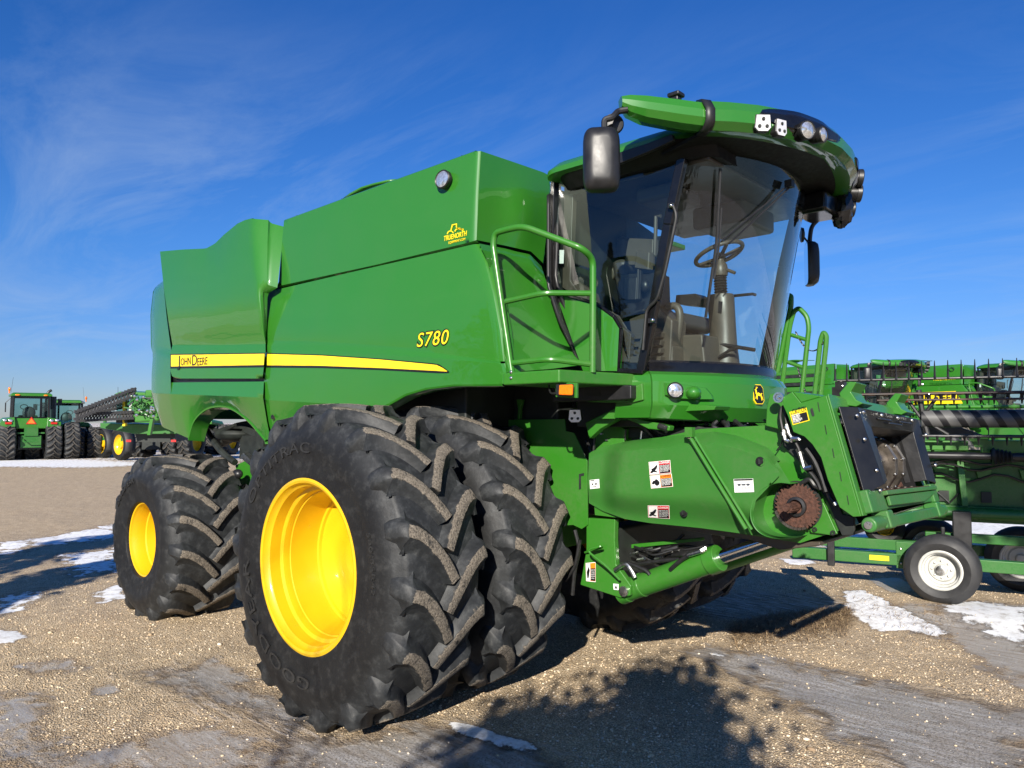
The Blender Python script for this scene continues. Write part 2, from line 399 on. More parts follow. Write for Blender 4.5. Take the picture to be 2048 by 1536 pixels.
# frozen wet dirt
mk=ramp(nt,math_(nt,'ADD',at('mud'),math_(nt,'MULTIPLY',math_(nt,'SUBTRACT',mid,.5),1.3)),[(.42,(0,0,0)),(.75,(1,1,1))])
str_=N(nt,'ShaderNodeMapping',{'Vector':pos,'Rotation':(0,0,R(-28)),'Scale':(2.2,16,1)}).outputs[0]
stk=noise_tex(nt,1.6,7,.65,str_)
mcol=ramp(nt,stk,[(.34,(.10,.075,.05)),(.48,(.30,.23,.155)),(.62,(.50,.45,.40))])
base=mixc(nt,math_(nt,'MULTIPLY',mk,.9),base,mcol)
# grey ice
def mask(a,nz,k,lo,hi): return ramp(nt,math_(nt,'ADD',at(a),math_(nt,'MULTIPLY',math_(nt,'SUBTRACT',nz,.5),k)),[(lo,(0,0,0)),(hi,(1,1,1))])
nzI=noise_tex(nt,3.2,9,.68,pos); nzS=noise_tex(nt,4.5,10,.7,pos)
ik=math_(nt,'MULTIPLY',mask('ice',nzI,2.2,.42,.70),ramp(nt,noise_tex(nt,70,4,.7,pos),[(.34,(.45,.45,.45)),(.46,(1,1,1))]))
icol=ramp(nt,noise_tex(nt,1.3,12,.62,str_),[(.25,(.20,.17,.14)),(.42,(.31,.28,.25)),(.6,(.40,.385,.37)),(.78,(.56,.56,.56))])
iv=math_(nt,'ADD',at('ice'),math_(nt,'MULTIPLY',math_(nt,'SUBTRACT',nzI,.5),1.5))
base=mixc(nt,1,base,ramp(nt,iv,[(.30,(1,1,1)),(.5,(.55,.52,.5)),(.62,(1,1,1))]),'MULTIPLY')
base=mixc(nt,math_(nt,'MULTIPLY',ik,.88),base,icol)
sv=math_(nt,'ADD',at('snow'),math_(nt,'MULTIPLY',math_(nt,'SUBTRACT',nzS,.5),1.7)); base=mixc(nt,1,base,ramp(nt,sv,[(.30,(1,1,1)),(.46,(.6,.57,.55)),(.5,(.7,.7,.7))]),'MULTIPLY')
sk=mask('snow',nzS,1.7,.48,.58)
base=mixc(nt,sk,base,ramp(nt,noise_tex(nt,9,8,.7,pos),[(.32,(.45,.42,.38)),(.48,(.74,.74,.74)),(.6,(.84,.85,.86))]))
nt.links.new(base,b.inputs['Base Color'])
rg=mixc(nt,ik,(.92,.92,.92),(.42,.42,.42)); nt.links.new(rg,b.inputs['Roughness'])
h=math_(nt,'MULTIPLY_ADD',v1.outputs['Distance'],-.010); nt.links.new(math_(nt,'MULTIPLY',fine,.007),h.node.inputs[2])
h=math_(nt,'ADD',h,math_(nt,'MULTIPLY',mid,.022))
h=math_(nt,'ADD',h,math_(nt,'MULTIPLY',math_(nt,'MULTIPLY',stk,mk),.035))
flat=math_(nt,'SUBTRACT',1.0,math_(nt,'MULTIPLY',math_(nt,'MAXIMUM',ik,sk),.82))
h=math_(nt,'ADD',math_(nt,'MULTIPLY',h,flat),math_(nt,'MULTIPLY',sk,.012))
bp=N(nt,'ShaderNodeBump',{'Height':h,'Strength':1.0,'Distance':1.0}); nt.links.new(bp.outputs[0],b.inputs['Normal'])
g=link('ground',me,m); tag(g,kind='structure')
g['label']='frozen gravel yard with grey ice and patches of snow'
# loose stones lying on it, thick near the camera
def loose():
    n=66000; ico=bmesh.new(); bmesh.ops.create_icosphere(ico,subdivisions=1,radius=1); iv=np.array([v.co[:] for v in ico.verts]); ic=np.array([[v.index for v in f.verts] for f in ico.faces]); ico.free()
    r_=np.random.default_rng(5)
    rad=1.9+9.5*r_.random(n*3)**1.5; ang=YAW+R(40)*(2*r_.random(n*3)-1)
    p=np.column_stack([CAM.x+rad*np.cos(ang),CAM.y+rad*np.sin(ang)])
    xi=np.clip(np.searchsorted(gx,p[:,0]),1,nx-1); yi=np.clip(np.searchsorted(gy,p[:,1]),1,ny-1); k=yi*nx+xi
    nz=np.array([noise.noise((a*2.3,b_*2.3,9)) for a,b_ in p])
    keep=(ice[k]+snow[k]*1.2+.35*mud[k]+.35*nz<.42)|(r_.random(n*3)<.05); p=p[keep][:n]; k=k[keep][:n]; n=len(p)
    s=.003+.0065*r_.random(n)**2.6; s*=1+1.6*(r_.random(n)<.006)
    q=iv[None]*(1+.28*(r_.random((n,len(iv),1))-.5)); q=q*np.stack([1+.5*r_.random(n),.8+.3*r_.random(n),.5+.3*r_.random(n)],1)[:,None]*s[:,None,None]
    a=r_.random(n)*2*PI; c_,s_=np.cos(a)[:,None],np.sin(a)[:,None]
    x=q[...,0]*c_-q[...,1]*s_; y=q[...,0]*s_+q[...,1]*c_
    q=np.stack([x+p[:,0:1],y+p[:,1:2],q[...,2]+(zz_[k]+s*.25)[:,None]],-1).reshape(-1,3)
    f=(ic[None]+(np.arange(n)*len(iv))[:,None,None]).reshape(-1,3)
    me=bpy.data.meshes.new('loose_gravel'); me.vertices.add(len(q)); me.vertices.foreach_set('co',q.astype(np.float32).ravel())
    me.loops.add(f.size); me.loops.foreach_set('vertex_index',f.astype(np.int32).ravel()); me.polygons.add(len(f)); me.polygons.foreach_set('loop_start',(np.arange(len(f))*3).astype(np.int32))
    me.update(calc_edges=True); me.validate()
    a=me.attributes.new('tone','FLOAT','POINT'); a.data.foreach_set('value',np.repeat(r_.random(n),len(iv)).astype(np.float32))
    m,nt,b=nodes('loose_stone'); t=N(nt,'ShaderNodeAttribute',attribute_name='tone').outputs['Fac']
    nt.links.new(ramp(nt,t,[(0,(.23,.16,.10)),(.2,(.46,.345,.215)),(.5,(.62,.49,.325)),(.75,(.52,.425,.30)),(.93,(.75,.64,.49)),(1,(.30,.28,.25))]),b.inputs['Base Color']); b.inputs['Roughness'].default_value=.85
    o=link('loose_gravel',me,m); tag(o,'loose tan pebbles strewn over the yard around the tyres','gravel',kind='stuff')
loose()
# ------------------------------------------------------------------ tyres
def lerp_(a,b,t): return a+(b-a)*t
def rubber(name,dust):
    m,nt,b=nodes(name)
    top=N(nt,'ShaderNodeAttribute',attribute_name='lug').outputs['Fac']
    n1=noise_tex(nt,3.2,7,.65); n2=noise_tex(nt,85,5,.7); n3=noise_tex(nt,14,6,.7)
    base=ramp(nt,n1,[(.3,(.006,.006,.0065)),(.62,(.011,.0115,.012)),(.8,(.026,.027,.028))])
    base=mixc(nt,math_(nt,'MULTIPLY',ramp(nt,n3,[(.5,(0,0,0)),(.75,(1,1,1))]),.35),base,(.07,.07,.068))
    trd=N(nt,'ShaderNodeAttribute',attribute_name='tread').outputs['Fac']
    scuff=ramp(nt,n3,[(.30,(.012,.013,.014)),(.5,(.022,.024,.026)),(.64,(.042,.045,.047)),(.78,(.10,.10,.098))])
    base=mixc(nt,math_(nt,'MULTIPLY',trd,.85),base,scuff)
    dirt=ramp(nt,n2,[(.36,(.06,.052,.044)),(.5,(.17,.145,.115)),(.68,(.29,.25,.20))])
    k=ramp(nt,math_(nt,'ADD',top,math_(nt,'MULTIPLY',math_(nt,'SUBTRACT',n3,.5),1.9)),[(.66,(0,0,0)),(.86,(1,1,1))])
    base=mixc(nt,math_(nt,'MULTIPLY',k,dust),base,dirt)
    nt.links.new(base,b.inputs['Base Color'])
    nt.links.new(mixc(nt,k,(.55,.55,.55),(.95,.95,.95)),b.inputs['Roughness']); b.inputs['Specular IOR Level'].default_value=.32
    bp=N(nt,'ShaderNodeBump',{'Height':math_(nt,'ADD',math_(nt,'MULTIPLY',n2,math_(nt,'MULTIPLY',k,.012)),math_(nt,'MULTIPLY',n3,.004)),'Strength':.8,'Distance':1}); nt.links.new(bp.outputs[0],b.inputs['Normal'])
    return m
RUB=rubber('tyre_rubber',.95); RUBFAR=rubber('tyre_rubber_far',.35)
def tyre_mesh(name,Ro,W,Rr,nl,lh=.052,lw=.062,dth=.24,bulge=.05,res=96,flat=0,fine=True,mat=None):
    """lug tyre about the local y axis, centred on the origin; chevrons point down on the front face"""
    Rc=Ro-lh; hw=W/2; b=M()
    # carcass section from one bead to the other
    sec=[(Rr-.012,-hw*.80),(Rr-.008,-hw-.015),(Rr+.022,-hw-.032),(Rr+(Rc-Rr)*.30,-hw-bulge*.75),(Rr+(Rc-Rr)*.52,-hw-bulge),(Rr+(Rc-Rr)*.74,-hw-bulge*.55),(Rc-.055,-hw+.01),(Rc-.018,-hw*.86),(Rc-.004,-hw*.5),(Rc,0)]
    sec=sec+[(r,-y) for r,y in sec[-2::-1]]
    if fine: sec=[(p.x,p.y) for p in smooth([V(r,y,0) for r,y in sec],3)]
    b.grid([[V(r*math.cos(2*PI*j/res),y,r*math.sin(2*PI*j/res)) for j in range(res)] for r,y in sec],True)
    lug=[0.0]*len(b.v)
    def surf(y,off):                       # carcass radius + off at lateral position y
        a=abs(y)/hw
        return Rc-.02*max(0,(a-.45))**1.5*1.6+off
    ns=8 if fine else 3
    for side in (-1,1):
        for i in range(nl):
            t0=2*PI*(i+(0 if side<0 else .5))/nl
            rows=[]; ye=.90*hw; bw=bulge
            for k in range(ns+5):
                if k<=ns:
                    s_=k/ns; y=side*(-.06*hw+s_*(ye+.06*hw)); th=t0+dth*(1-(1-s_)**1.65)*.9; top=Ro-.010*s_*s_; w_=lw*(.92+.22*s_)/2; sl=dth*.9*1.65*max(.12,1-s_)**.65
                    L=math.hypot(1,sl*Ro/hw); ey=-side*sl*Ro/hw/L; et=1/L; base=surf(y,-.014); fil=.030+.062*s_**1.5; ys=0
                else:
                    q_=k-ns; yy_,dr,wm=((.975*hw,.016,1.10),(1.045*hw,.052,1.22),(1.03*hw+bw*.40,.115,1.35),(1.0*hw+bw*.50,.20,1.45))[q_-1]
                    y=side*yy_; th=t0+dth*(.9+.035*q_); top=Ro-.012-dr; w_=lw*1.14*wm/2; f_=(.6,.3,.1,0)[q_-1]
                    ey*=.55; et=1; base=top-(.05,.05,.04,.02)[q_-1]; fil=(.095,.10,.085,.06)[q_-1]; ys=(.03,.05,.045,.03)[q_-1]
                q=[]
                for o_,r_,yi in ((-w_-fil,base,1),(-w_-fil*.35,lerp_(base,top,.38),.7),(-w_,top-.004,.12),(-w_*.8,top,0),(w_*.8,top,0),(w_,top-.004,.12),(w_+fil*.35,lerp_(base,top,.38),.7),(w_+fil,base,1)):
                    tt=th+o_*et/Ro; q.append(V(r_*math.cos(tt),y+o_*ey-side*ys*yi,r_*math.sin(tt)))
                rows.append(q)
            k0=len(b.v); b.grid(rows)
            n=len(rows); b.f.append(tuple(k0+j for j in range(8))); b.f.append(tuple(k0+(n-1)*8+j for j in range(8)))
            for r_i in range(n):
                for j in range(8): lug.append(1.0 if (j in (3,4) and r_i<=ns) else (.62 if j in (2,5) and r_i<=ns else 0.0))
    if flat:                               # weight on the ground flattens the foot and bulges the wall
        zf=-Ro+flat
        for p in b.v:
            if p.z<zf: p.y*=1+.10*min(1,(zf-p.z)/.04); p.z=zf+(p.z-zf)*.12
    me=bpy.data.meshes.new(name); me.from_pydata([tuple(p) for p in b.v],[],b.f)
    bm=bmesh.new(); bm.from_mesh(me); bmesh.ops.recalc_face_normals(bm,faces=bm.faces); bm.to_mesh(me); bm.free()
    a=me.attributes.new('lug','FLOAT','POINT'); a.data.foreach_set('value',lug)
    a=me.attributes.new('tread','FLOAT','POINT'); a.data.foreach_set('value',[max(0,min(1,(math.hypot(p.x,p.z)-(Rc-.16))/.10)) for p in b.v])
    me.shade_smooth(); me.set_sharp_from_angle(angle=R(38)); me.materials.append(mat or RUB); return me
def rim_mesh(name,prof,mat,n=96):
    b=M(); b.lathe([(r,h) for r,h in prof],(0,0,0),(0,1,0),n); me=bpy.data.meshes.new(name)
    bm=bmesh.new(); vs=[bm.verts.new(p) for p in b.v]
    for q in b.f: bm.faces.new([vs[i] for i in q])
    bm.to_mesh(me); bm.free(); me.shade_smooth(); me.set_sharp_from_angle(angle=R(38)); me.materials.append(mat); return me
def put(name,me,parent,loc,rot=None):
    o=bpy.data.objects.new(name,me); C.objects.link(o); o.parent=parent; o.location=loc
    if rot: o.rotation_euler=rot
    return o
# ------------------------------------------------------------------ the combine: wheels and shell
cb=thing('combine_harvester','big green combine with yellow dual wheels and bare feeder mouth, nearest to the viewer','combine',(0,YC,0))
def wheel(parent,tme,rme,loc,rot=None):
    w_=empty('wheel',Vector(loc)-wloc(parent),parent)
    if rot: w_.rotation_euler=rot
    t=put('tyre',tme,w_,(0,0,0)); put('rim',rme,w_,(0,0,0)); return w_,t
FT=tyre_mesh('tyre',1.075,.63,.565,18,flat=.02,dth=.34,lw=.074,lh=.062)
FR=rim_mesh('rim',[(.572,-.335),(.578,-.345),(.560,-.352),(.545,-.345),(.538,-.315),(.520,-.300),(.514,-.225),(.492,-.212),(.486,-.19),(.486,-.165),(.478,-.16),(.474,.02),(.468,.05),(.452,.056),(.446,.075),(.40,.085),(.33,.10),(.25,.10),(.22,.085),(.12,.085),(.11,.05),(0,.05)],YELLOW)
RT=tyre_mesh('tyre',.83,.74,.375,16,flat=.08,dth=.36,lw=.068,lh=.05,bulge=.06)
RR=rim_mesh('rim',[(.372,-.35),(.376,-.36),(.362,-.366),(.350,-.36),(.344,-.33),(.334,-.315),(.330,-.22),(.318,-.21),(.312,-.18),(.300,-.10),(.285,-.09),(.24,-.085),(.16,-.08),(.12,-.11),(0,-.11)],YELLOW)
ow,ot=wheel(cb,FT,FR,(0,-1.86,.99))
wheel(cb,FT,FR,(0,-1.0,.99),(0,.16,0)); 
for y,a in ((1.30,.2),(2.16,.4)): wheel(cb,FT,FR,(0,y,.99),(0,a,PI))
rw,rt=wheel(cb,RT,RR,(-3.386,-1.55,.778),(0,0,R(0))); wheel(cb,RT,RR,(-3.386,1.85,.778),(0,.3,PI))
# raised lettering on the side wall
def arc_text(body,parent,y,rad,a0,size,mat,sp=1.1,dirn=-1,h=.004,fit=None):
    def bend(p):
        a=a0-(p.x)/rad; r=rad+p.y; return V(r*math.cos(a),y-p.z*1.0,r*math.sin(a))
    t=text('sidewall_lettering',body,mat,(0,0,0),(1,0,0),(0,0,1),size,parent,bend=bend,spacing=sp,extrude=h,fit=fit); return t
RUBT=plain('raised_rubber',(.020,.020,.020),.5,var=.25)
arc_text('OPTITRAC',ot,-.366,.745,R(152),.10,RUBT,fit=.88)
arc_text('GOODYEAR',ot,-.366,.705,R(-82),.115,RUBT,fit=1.16)
arc_text('580/85R42',ot,-.366,.76,R(22),.045,RUBT,fit=.36)
arc_text('GOODYEAR',rt,-.437,.56,R(150),.08,RUBT,fit=.5)
# ---- shell
def pgrid(top,bot,left,right,nu,nv,yf,axis='y'):
    g=coons([V(*p,0) for p in top],[V(*p,0) for p in bot],[V(*p,0) for p in left],[V(*p,0) for p in right],nu,nv)
    f=UY if axis=='y' else UX
    return [[f(p.x,p.y,yf(i/nu,j/nv)) for i,p in enumerate(r)] for j,r in enumerate(g)]
def lerp(a,b,t): return a+(b-a)*t
# front side panel
sp=M()
c1=[(530,683),(620,685),(700,690),(850,703),(1000,723)]; c2=[(530,705),(620,706),(700,708),(850,715),(1002,727)]
c3=[(528,800),(640,806),(765,813)]; arch=[(765,814),(775,808),(810,788),(850,776),(905,769),(1004,768)]
sp.grid(pgrid([(533,584),(700,545),(850,511),(945,489)],c1,[(533,584),(528,610),(527,650),(530,683)],[(945,489),(962,520),(980,590),(993,660),(1000,723)],40,30,lambda u,v:-1.345-.055*math.sin(v*PI*.62)-.012*math.sin(u*PI)))
yc1=-1.345-.055*math.sin(PI*.62)
sp.grid(pgrid(c1,c2,[(530,683),(530,705)],[(1000,723),(1002,727)],40,3,lambda u,v:lerp(yc1-.012*math.sin(u*PI),-1.425,v)))
sp.grid(pgrid(c2,c3+arch[1:],[(530,705),(528,750),(528,800)],[(1002,727),(1006,745),(1004,768)],60,8,lambda u,v:-1.425))
sp.grid(pgrid(c3,[(548,880),(640,860),(765,814)],[(528,800),(535,840),(548,880)],[(765,813),(765,814)],30,10,lambda u,v:-1.425+.10*v))
def rim_strip(edge,y0,offs):
    e=resample([V(*p,0) for p in edge],30); return [[UY(p.x,p.y,y0 if not callable(y0) else y0(i/30))+Vector(o) for i,p in enumerate(e)] for o in offs]
redge=[(945,489),(962,520),(980,590),(993,660),(1000,723)]
sp.grid(rim_strip(redge,lambda t:-1.345-.055*math.sin(t*PI*.62),[(0,0,0),(.025,.006,0),(.043,.022,0),(.052,.045,0),(.054,.09,0)]))
sp.grid(rim_strip([(1002,727),(1006,745),(1004,768)],-1.425,[(0,0,0),(.025,.006,0),(.043,.022,0),(.052,.045,0),(.054,.12,0)]))
sp.grid(rim_strip(arch,-1.425,[(0,0,0),(.004,.006,-.012),(.006,.02,-.018),(.006,.12,-.018)]))
sp.grid(rim_strip([(533,584),(528,610),(527,650),(530,683)],lambda t:-1.345-.055*math.sin(t*PI*.62),[(0,0,0),(-.006,.006,0),(-.008,.2,0)])); sp.grid(rim_strip([(530,705),(528,750),(528,800)],-1.425,[(0,0,0),(-.006,.006,0),(-.008,.2,0)]))
sp.build('side_panel',GREEN,cb,ang=28)
# seam and grain tank side
dk=M(); dk.grid(pgrid([(562,555),(940,470)],[(540,600),(962,520)],[(562,555),(540,600)],[(940,470),(962,520)],6,2,lambda u,v:-1.27)); dk.build('seam_shadow_gap',BLACK,cb,flat=True)
ta=M()
ta.grid(pgrid([(568,441),(760,371),(949,303)],[(557,572),(750,530),(937,485)],[(568,441),(562,510),(557,572)],[(949,303),(944,390),(937,485)],30,14,lambda u,v:-1.335-.02*v-.010*math.sin(u*PI)*math.sin(v*PI)-.0*u))
ta.grid(pgrid([(949,303),(962,302)],[(937,485),(953,480)],[(949,303),(944,390),(937,485)],[(962,302),(957,390),(953,480)],4,14,lambda u,v:-1.335-.02*v+.02*u*u))
# folded lower lip
ta.grid([[UY(x,y,-1.355)+Vector(o) for x,y in ((557,572),(750,530),(937,485),(953,480))] for o in ((0,0,0),(0,.02,-.012),(0,.08,-.012))])
ta.grid([[UY(x,y,-1.335)+Vector(o) for x,y in ((568,441),(760,371),(949,303))] for o in ((0,0,0),(0,.012,.010),(0,.05,.010))])
ta.build('grain_tank_side',GREEN,cb,ang=30)
tf=M()
ftop=[(962,302),(1030,325),(1088,345),(1095,349)]; fr=[(1095,349),(1100,366),(1099,420),(1091,485),(1086,526)]; fb=[(953,480),(1010,491),(1062,503),(1086,526)]
tf.grid(pgrid(ftop,fb,[(962,302),(957,390),(953,480)],fr,26,18,lambda u,v:.775+.02*v+.035*math.exp(-((u-.62)**2/.06+(v-.62)**2/.12)),'x'))
e=[UX(*p,.78) for p in fr]; tf.grid([[p+Vector(o) for p in resample(e,16)] for o in ((0,0,0),(-.01,.02,0),(-.04,.035,0),(-.4,.04,0))])
tf.build('grain_tank_front',GREEN,cb,ang=30)
qp=M()
qt=[(958,487),(1010,497),(1060,509),(1083,533)]; qr=[(1083,533),(1098,580),(1118,635),(1150,688),(1178,728)]
ql=[(958,487),(974,520),(991,590),(1004,660),(1012,745)]
qp.grid(pgrid(qt,[(1012,745),(1100,738),(1178,728)],ql,qr,24,24,lambda u,v:.80+.30*v-.02*math.sin(u*PI)+.05*u*v+.03*math.exp(-((v-.1)**2)/.004),'x'))
e=[UX(*p,.80+.35*t) for p,t in zip(qr,(0,.25,.5,.75,1))]; qp.grid([[p+Vector(o) for p in resample(e,16)] for o in ((0,0,0),(-.015,.012,0),(-.1,.02,0))])
qp.build('front_quarter_panel',GREEN,cb,ang=30)
gp=M(); gp.grid(pgrid([(1096,390),(1120,370)],[(1166,742),(1215,742)],[(1096,390),(1096,570),(1118,640),(1166,742)],[(1120,370),(1112,560),(1140,640),(1215,742)],4,20,lambda u,v:.93+.2*v-.06*math.sin(u*PI),'x')); gp.build('cab_gap_seal',BLACK,cb,solid=.02)
# rear bulged cover
rc=M()
yb=lambda v:-1.435-.085*math.sin(min(1,v*1.02)*PI)**.9-.0*v
rcr=[(502,437),(503,480),(507,535),(516,600),(531,688)]
rc.grid(pgrid([(320,503),(365,499),(412,497),(430,487),(447,470),(475,447),(490,440),(502,437)],[(345,690),(440,690),(531,688)],[(320,503),(328,580),(338,650),(345,690)],rcr,30,24,lambda u,v:yb(v)+.02*(1-u)**3))
rc.grid(pgrid([(502,437),(538,440),(541,446),(567,453)],[(531,688),(533,688)],rcr,[(567,453),(561,520),(555,575),(535,588),(533,688)],12,24,lambda u,v:yb(v)+.02*(1-0)**3*0+.20*(math.sqrt(u*u+.03)-.1732)*(1-.75*v)))
rc.grid(pgrid([(345,690),(440,690),(531,688)],[(341,706),(440,706),(531,705)],[(345,690),(341,706)],[(531,688),(531,705)],12,2,lambda u,v:lerp(-1.435,-1.46,v)))
rc.grid(pgrid([(341,706),(531,705)],[(352,757),(525,757)],[(341,706),(341,742),(344,752),(352,757)],[(531,705),(525,757)],12,6,lambda u,v:-1.46))
rc.grid([[UY(*p,-1.46)+Vector(o) for p in ((341,742),(344,752),(352,757),(525,757))] for o in ((0,0,0),(0,.03,-.004),(0,.10,-.004))])
rc.grid([[UY(x,y,-1.43+.02*(1-k/7)**3)+Vector(o) for k,(x,y) in enumerate([(320,503),(365,499),(412,497),(430,487),(447,470),(475,447),(490,440),(502,437)])] for o in ((0,0,0),(.0,.02,.006),(.0,.35,-.02))])
rc.build('rear_side_cover',GREEN,cb,ang=30)
rh=M()
rh.grid(pgrid([(325,563),(326,562)],[(302,694),(343,706)],[(325,563),(312,573),(306,583),(301,629),(302,694)],[(326,562),(334,640),(343,706)],8,16,lambda u,v:-1.28-.14*u**.5))
rh.grid(pgrid([(302,694),(343,706)],[(306,709),(341,712)],[(302,694),(306,709)],[(343,706),(341,712)],8,2,lambda u,v:-1.28-.02*v-.14*u**.5))
rh.grid(pgrid([(306,709),(341,712)],[(303,786),(342,788)],[(306,709),(303,750),(303,786)],[(341,712),(341,750),(342,788)],8,10,lambda u,v:-1.30-.14*u**.5-.02*v))
rh.grid(pgrid([(342,765),(528,763)],[(342,788),(526,795)],[(342,765),(342,788)],[(528,763),(526,795)],12,3,lambda u,v:-1.44-.02*v))
ar=[(378,877),(388,842),(409,819),(433,811),(462,815),(495,838),(520,866),(532,880)]
rh.grid(pgrid([(303,786),(318,787),(342,788),(526,795)],[(318,838),(325,854),(378,877)]+ar[1:]+[(541,878)],[(303,786),(308,815),(318,838)],[(526,795),(533,838),(541,878)],60,14,lambda u,v:(-1.32-.14*min(1,u/.17)**.5)+.11*v))
e=resample(smooth([UY(*p,-1.35) for p in ar],5),40); rh.grid([[p+Vector(o) for p in e] for o in ((0,0,0),(0,-.012,-.006),(.004,-.008,-.02),(.02,.16,-.035))])
rh.grid(rim_strip([(325,563),(312,573),(306,583),(301,629),(302,694),(306,709),(303,750),(303,786),(308,815),(318,838)],lambda t:-1.29,[(0,0,0),(-.012,.03,0),(-.02,.3,0),(-.05,2.6,0)]))
rh.build('rear_hood',GREEN,cb,ang=30)
sl=M(); sl.grid(pgrid([(338,752),(534,752)],[(338,768),(534,768)],[(338,752),(338,768)],[(534,752),(534,768)],2,1,lambda u,v:-1.41)); sl.build('vent_slot',BLACK,cb,flat=True)
b=M(); b.grid(pgrid([(515,780),(556,780)],[(530,888),(566,888)],[(515,780),(530,888)],[(556,780),(566,888)],2,4,lambda u,v:-1.24)); b.build('panel_gap_backing',GREENM,cb,flat=True)
b=M(); q=UY(545,834,-1.40); b.lathe([(.022,0),(.020,-.006),(.012,-.006),(.010,0),(0,0)],q,(0,1,0),18); b.build('panel_plug',BLACK,cb)
# stripe decals
def strip(name,top,bot,y,mat,n=30):
    b=M(); t=resample([V(*p,0) for p in top],n); q=resample([V(*p,0) for p in bot],n); b.grid([[UY(p.x,p.y,y) for p in t],[UY(p.x,p.y,y) for p in q]]); return b.build(name,mat,cb,flat=True)
m_,nt_,b_=nodes('yellow_striped_decal')
zc=N(nt_,'ShaderNodeSeparateXYZ',{0:N(nt_,'ShaderNodeNewGeometry').outputs['Position']}).outputs[2]
sw=math_(nt_,'SINE',math_(nt_,'MULTIPLY',zc,420.0)); nt_.links.new(ramp(nt_,math_(nt_,'MULTIPLY_ADD',sw,.5),[(.1,(.80,.50,.012)),(.5,(.88,.64,.02))]),b_.inputs['Base Color']); b_.inputs['Roughness'].default_value=.35
YST=m_
strip('stripe_decal_edge',[(340.5,708),(530,705.5)],[(340.5,737),(527,734.5)],-1.463,BDEC); strip('stripe_decal',[(342,710),(529,707.5)],[(342,733),(527.5,730)],-1.466,YST)
strip('stripe_decal_edge',[(533,706),(640,709),(760,717),(870,727),(880,729),(898,743)],[(533,735),(640,736),(760,740),(870,746),(880,746.5),(898,746)],-1.428,BDEC)
strip('stripe_decal',[(534,708),(640,711),(760,719),(870,729.5),(878,731),(894,742)],[(534,730.5),(640,731.5),(760,736),(870,741.5),(878,742),(894,743)],-1.431,YST)
X_=V(1,0,0); Z_=V(0,0,1)
def side_text(name,body,mat,px_,py_,y,h,**k): 
    p=UY(px_,py_,y); return text(name,body,mat,p,X_,Z_,h,cb,**k)
# brand lettering: tall capitals, smaller capitals
def side_fit(name,bd,mat,x0,x1,yb,y,h,**k): side_text(name,bd,mat,x0,yb,y,h,fit=(UY(x1,yb,y)-UY(x0,yb,y)).length,**k)
for bd,x0,x1,yb,h in (('J',354.5,359.5,733,.165),('OHN',361.5,381,731,.112),('D',384,393.5,731,.158),('EERE',394.5,414.5,731,.112)): side_fit('brand_lettering',bd,BDEC,x0,x1,yb,-1.469,h)
for mat,of,l in ((BDEC,.008,.0),(YDEC,.0,.002)): side_fit('model_lettering','S780',mat,833+(0 if of else .8),898-(0 if of else .8),694,-1.412-l,.145,shear=.22,offset=of,spacing=1.1)
# dealer mark on the tank
def px_poly(name,polys,y,mat,parent=None):
    b=M()
    for p in polys: b.prism([UY(a,c,y) for a,c in p],(0,-.0012,0))
    return b.build(name,mat,parent or cb,flat=True)
side_fit('dealer_lettering','TRUENORTH',YDEC,888,933,482,-1.358,.050,shear=.15,offset=.0008); side_fit('dealer_lettering','EQUIPMENT.COM',YDEC,897,930,488,-1.358,.024,shear=.15)
def arcpts(cx_,cy_,r,a0,a1,n=10): return [(cx_+r*math.cos(R(a0+(a1-a0)*i/n)),cy_-r*math.sin(R(a0+(a1-a0)*i/n))) for i in range(n+1)]
def band(cx_,cy_,r0,r1,a0,a1,n=10): 
    a=arcpts(cx_,cy_,r0,a0,a1,n); b=arcpts(cx_,cy_,r1,a0,a1,n); return [[a[i],a[i+1],b[i+1],b[i]] for i in range(n)]
px_poly('dealer_mark',[[(x,y-5) for x,y in P] for P in band(918,470,7,9.5,5,165)+band(901,473,5,7,20,185)+[[(904,454),(913,452),(913,454),(905,456)],[(912,452),(914,452),(914,462),(912,462)],[(912,460),(928,463),(926,466),(912,462)],[(904,454),(906,455),(903,466),(901,466)]]],-1.358,YDEC)
# oval lamp
lc=UY(890,360,-1.36); l=M(); l.lathe([(.102,-.0),(.106,.028),(.096,.036),(.088,.03)],(0,0,0),(0,-1,0),40)
l.xf(Matrix.Translation(lc)@Matrix.Diagonal((.72,1,.64,1))); lh_=l.build('tank_lamp',BLACK,cb)
l=M(); l.lathe([(.09,.030),(.06,.036),(.0,.038)],(0,0,0),(0,-1,0),32); l.xf(Matrix.Translation(lc)@Matrix.Diagonal((.72,1,.64,1))); l.build('lens',LENS,lh_)
b=M()
for p in ((590,433),(680,400),(790,361),(920,314)): b.ell(UY(p[0],p[1]+1,-1.33)+V(0,.02,.01),(.012,.012,.012),8,6)
b.build('rivet',STEEL,cb)
b=M(); b.grid([[UY(x,y,-.9)+Vector(o) for x,y in ((684,400),(700,388),(722,376),(745,369),(775,362))] for o in ((0,0,0),(.05,.06,.012),(.05,.8,.03))]); b.build('tank_cover_flap',GREENM,cb,solid=.02)
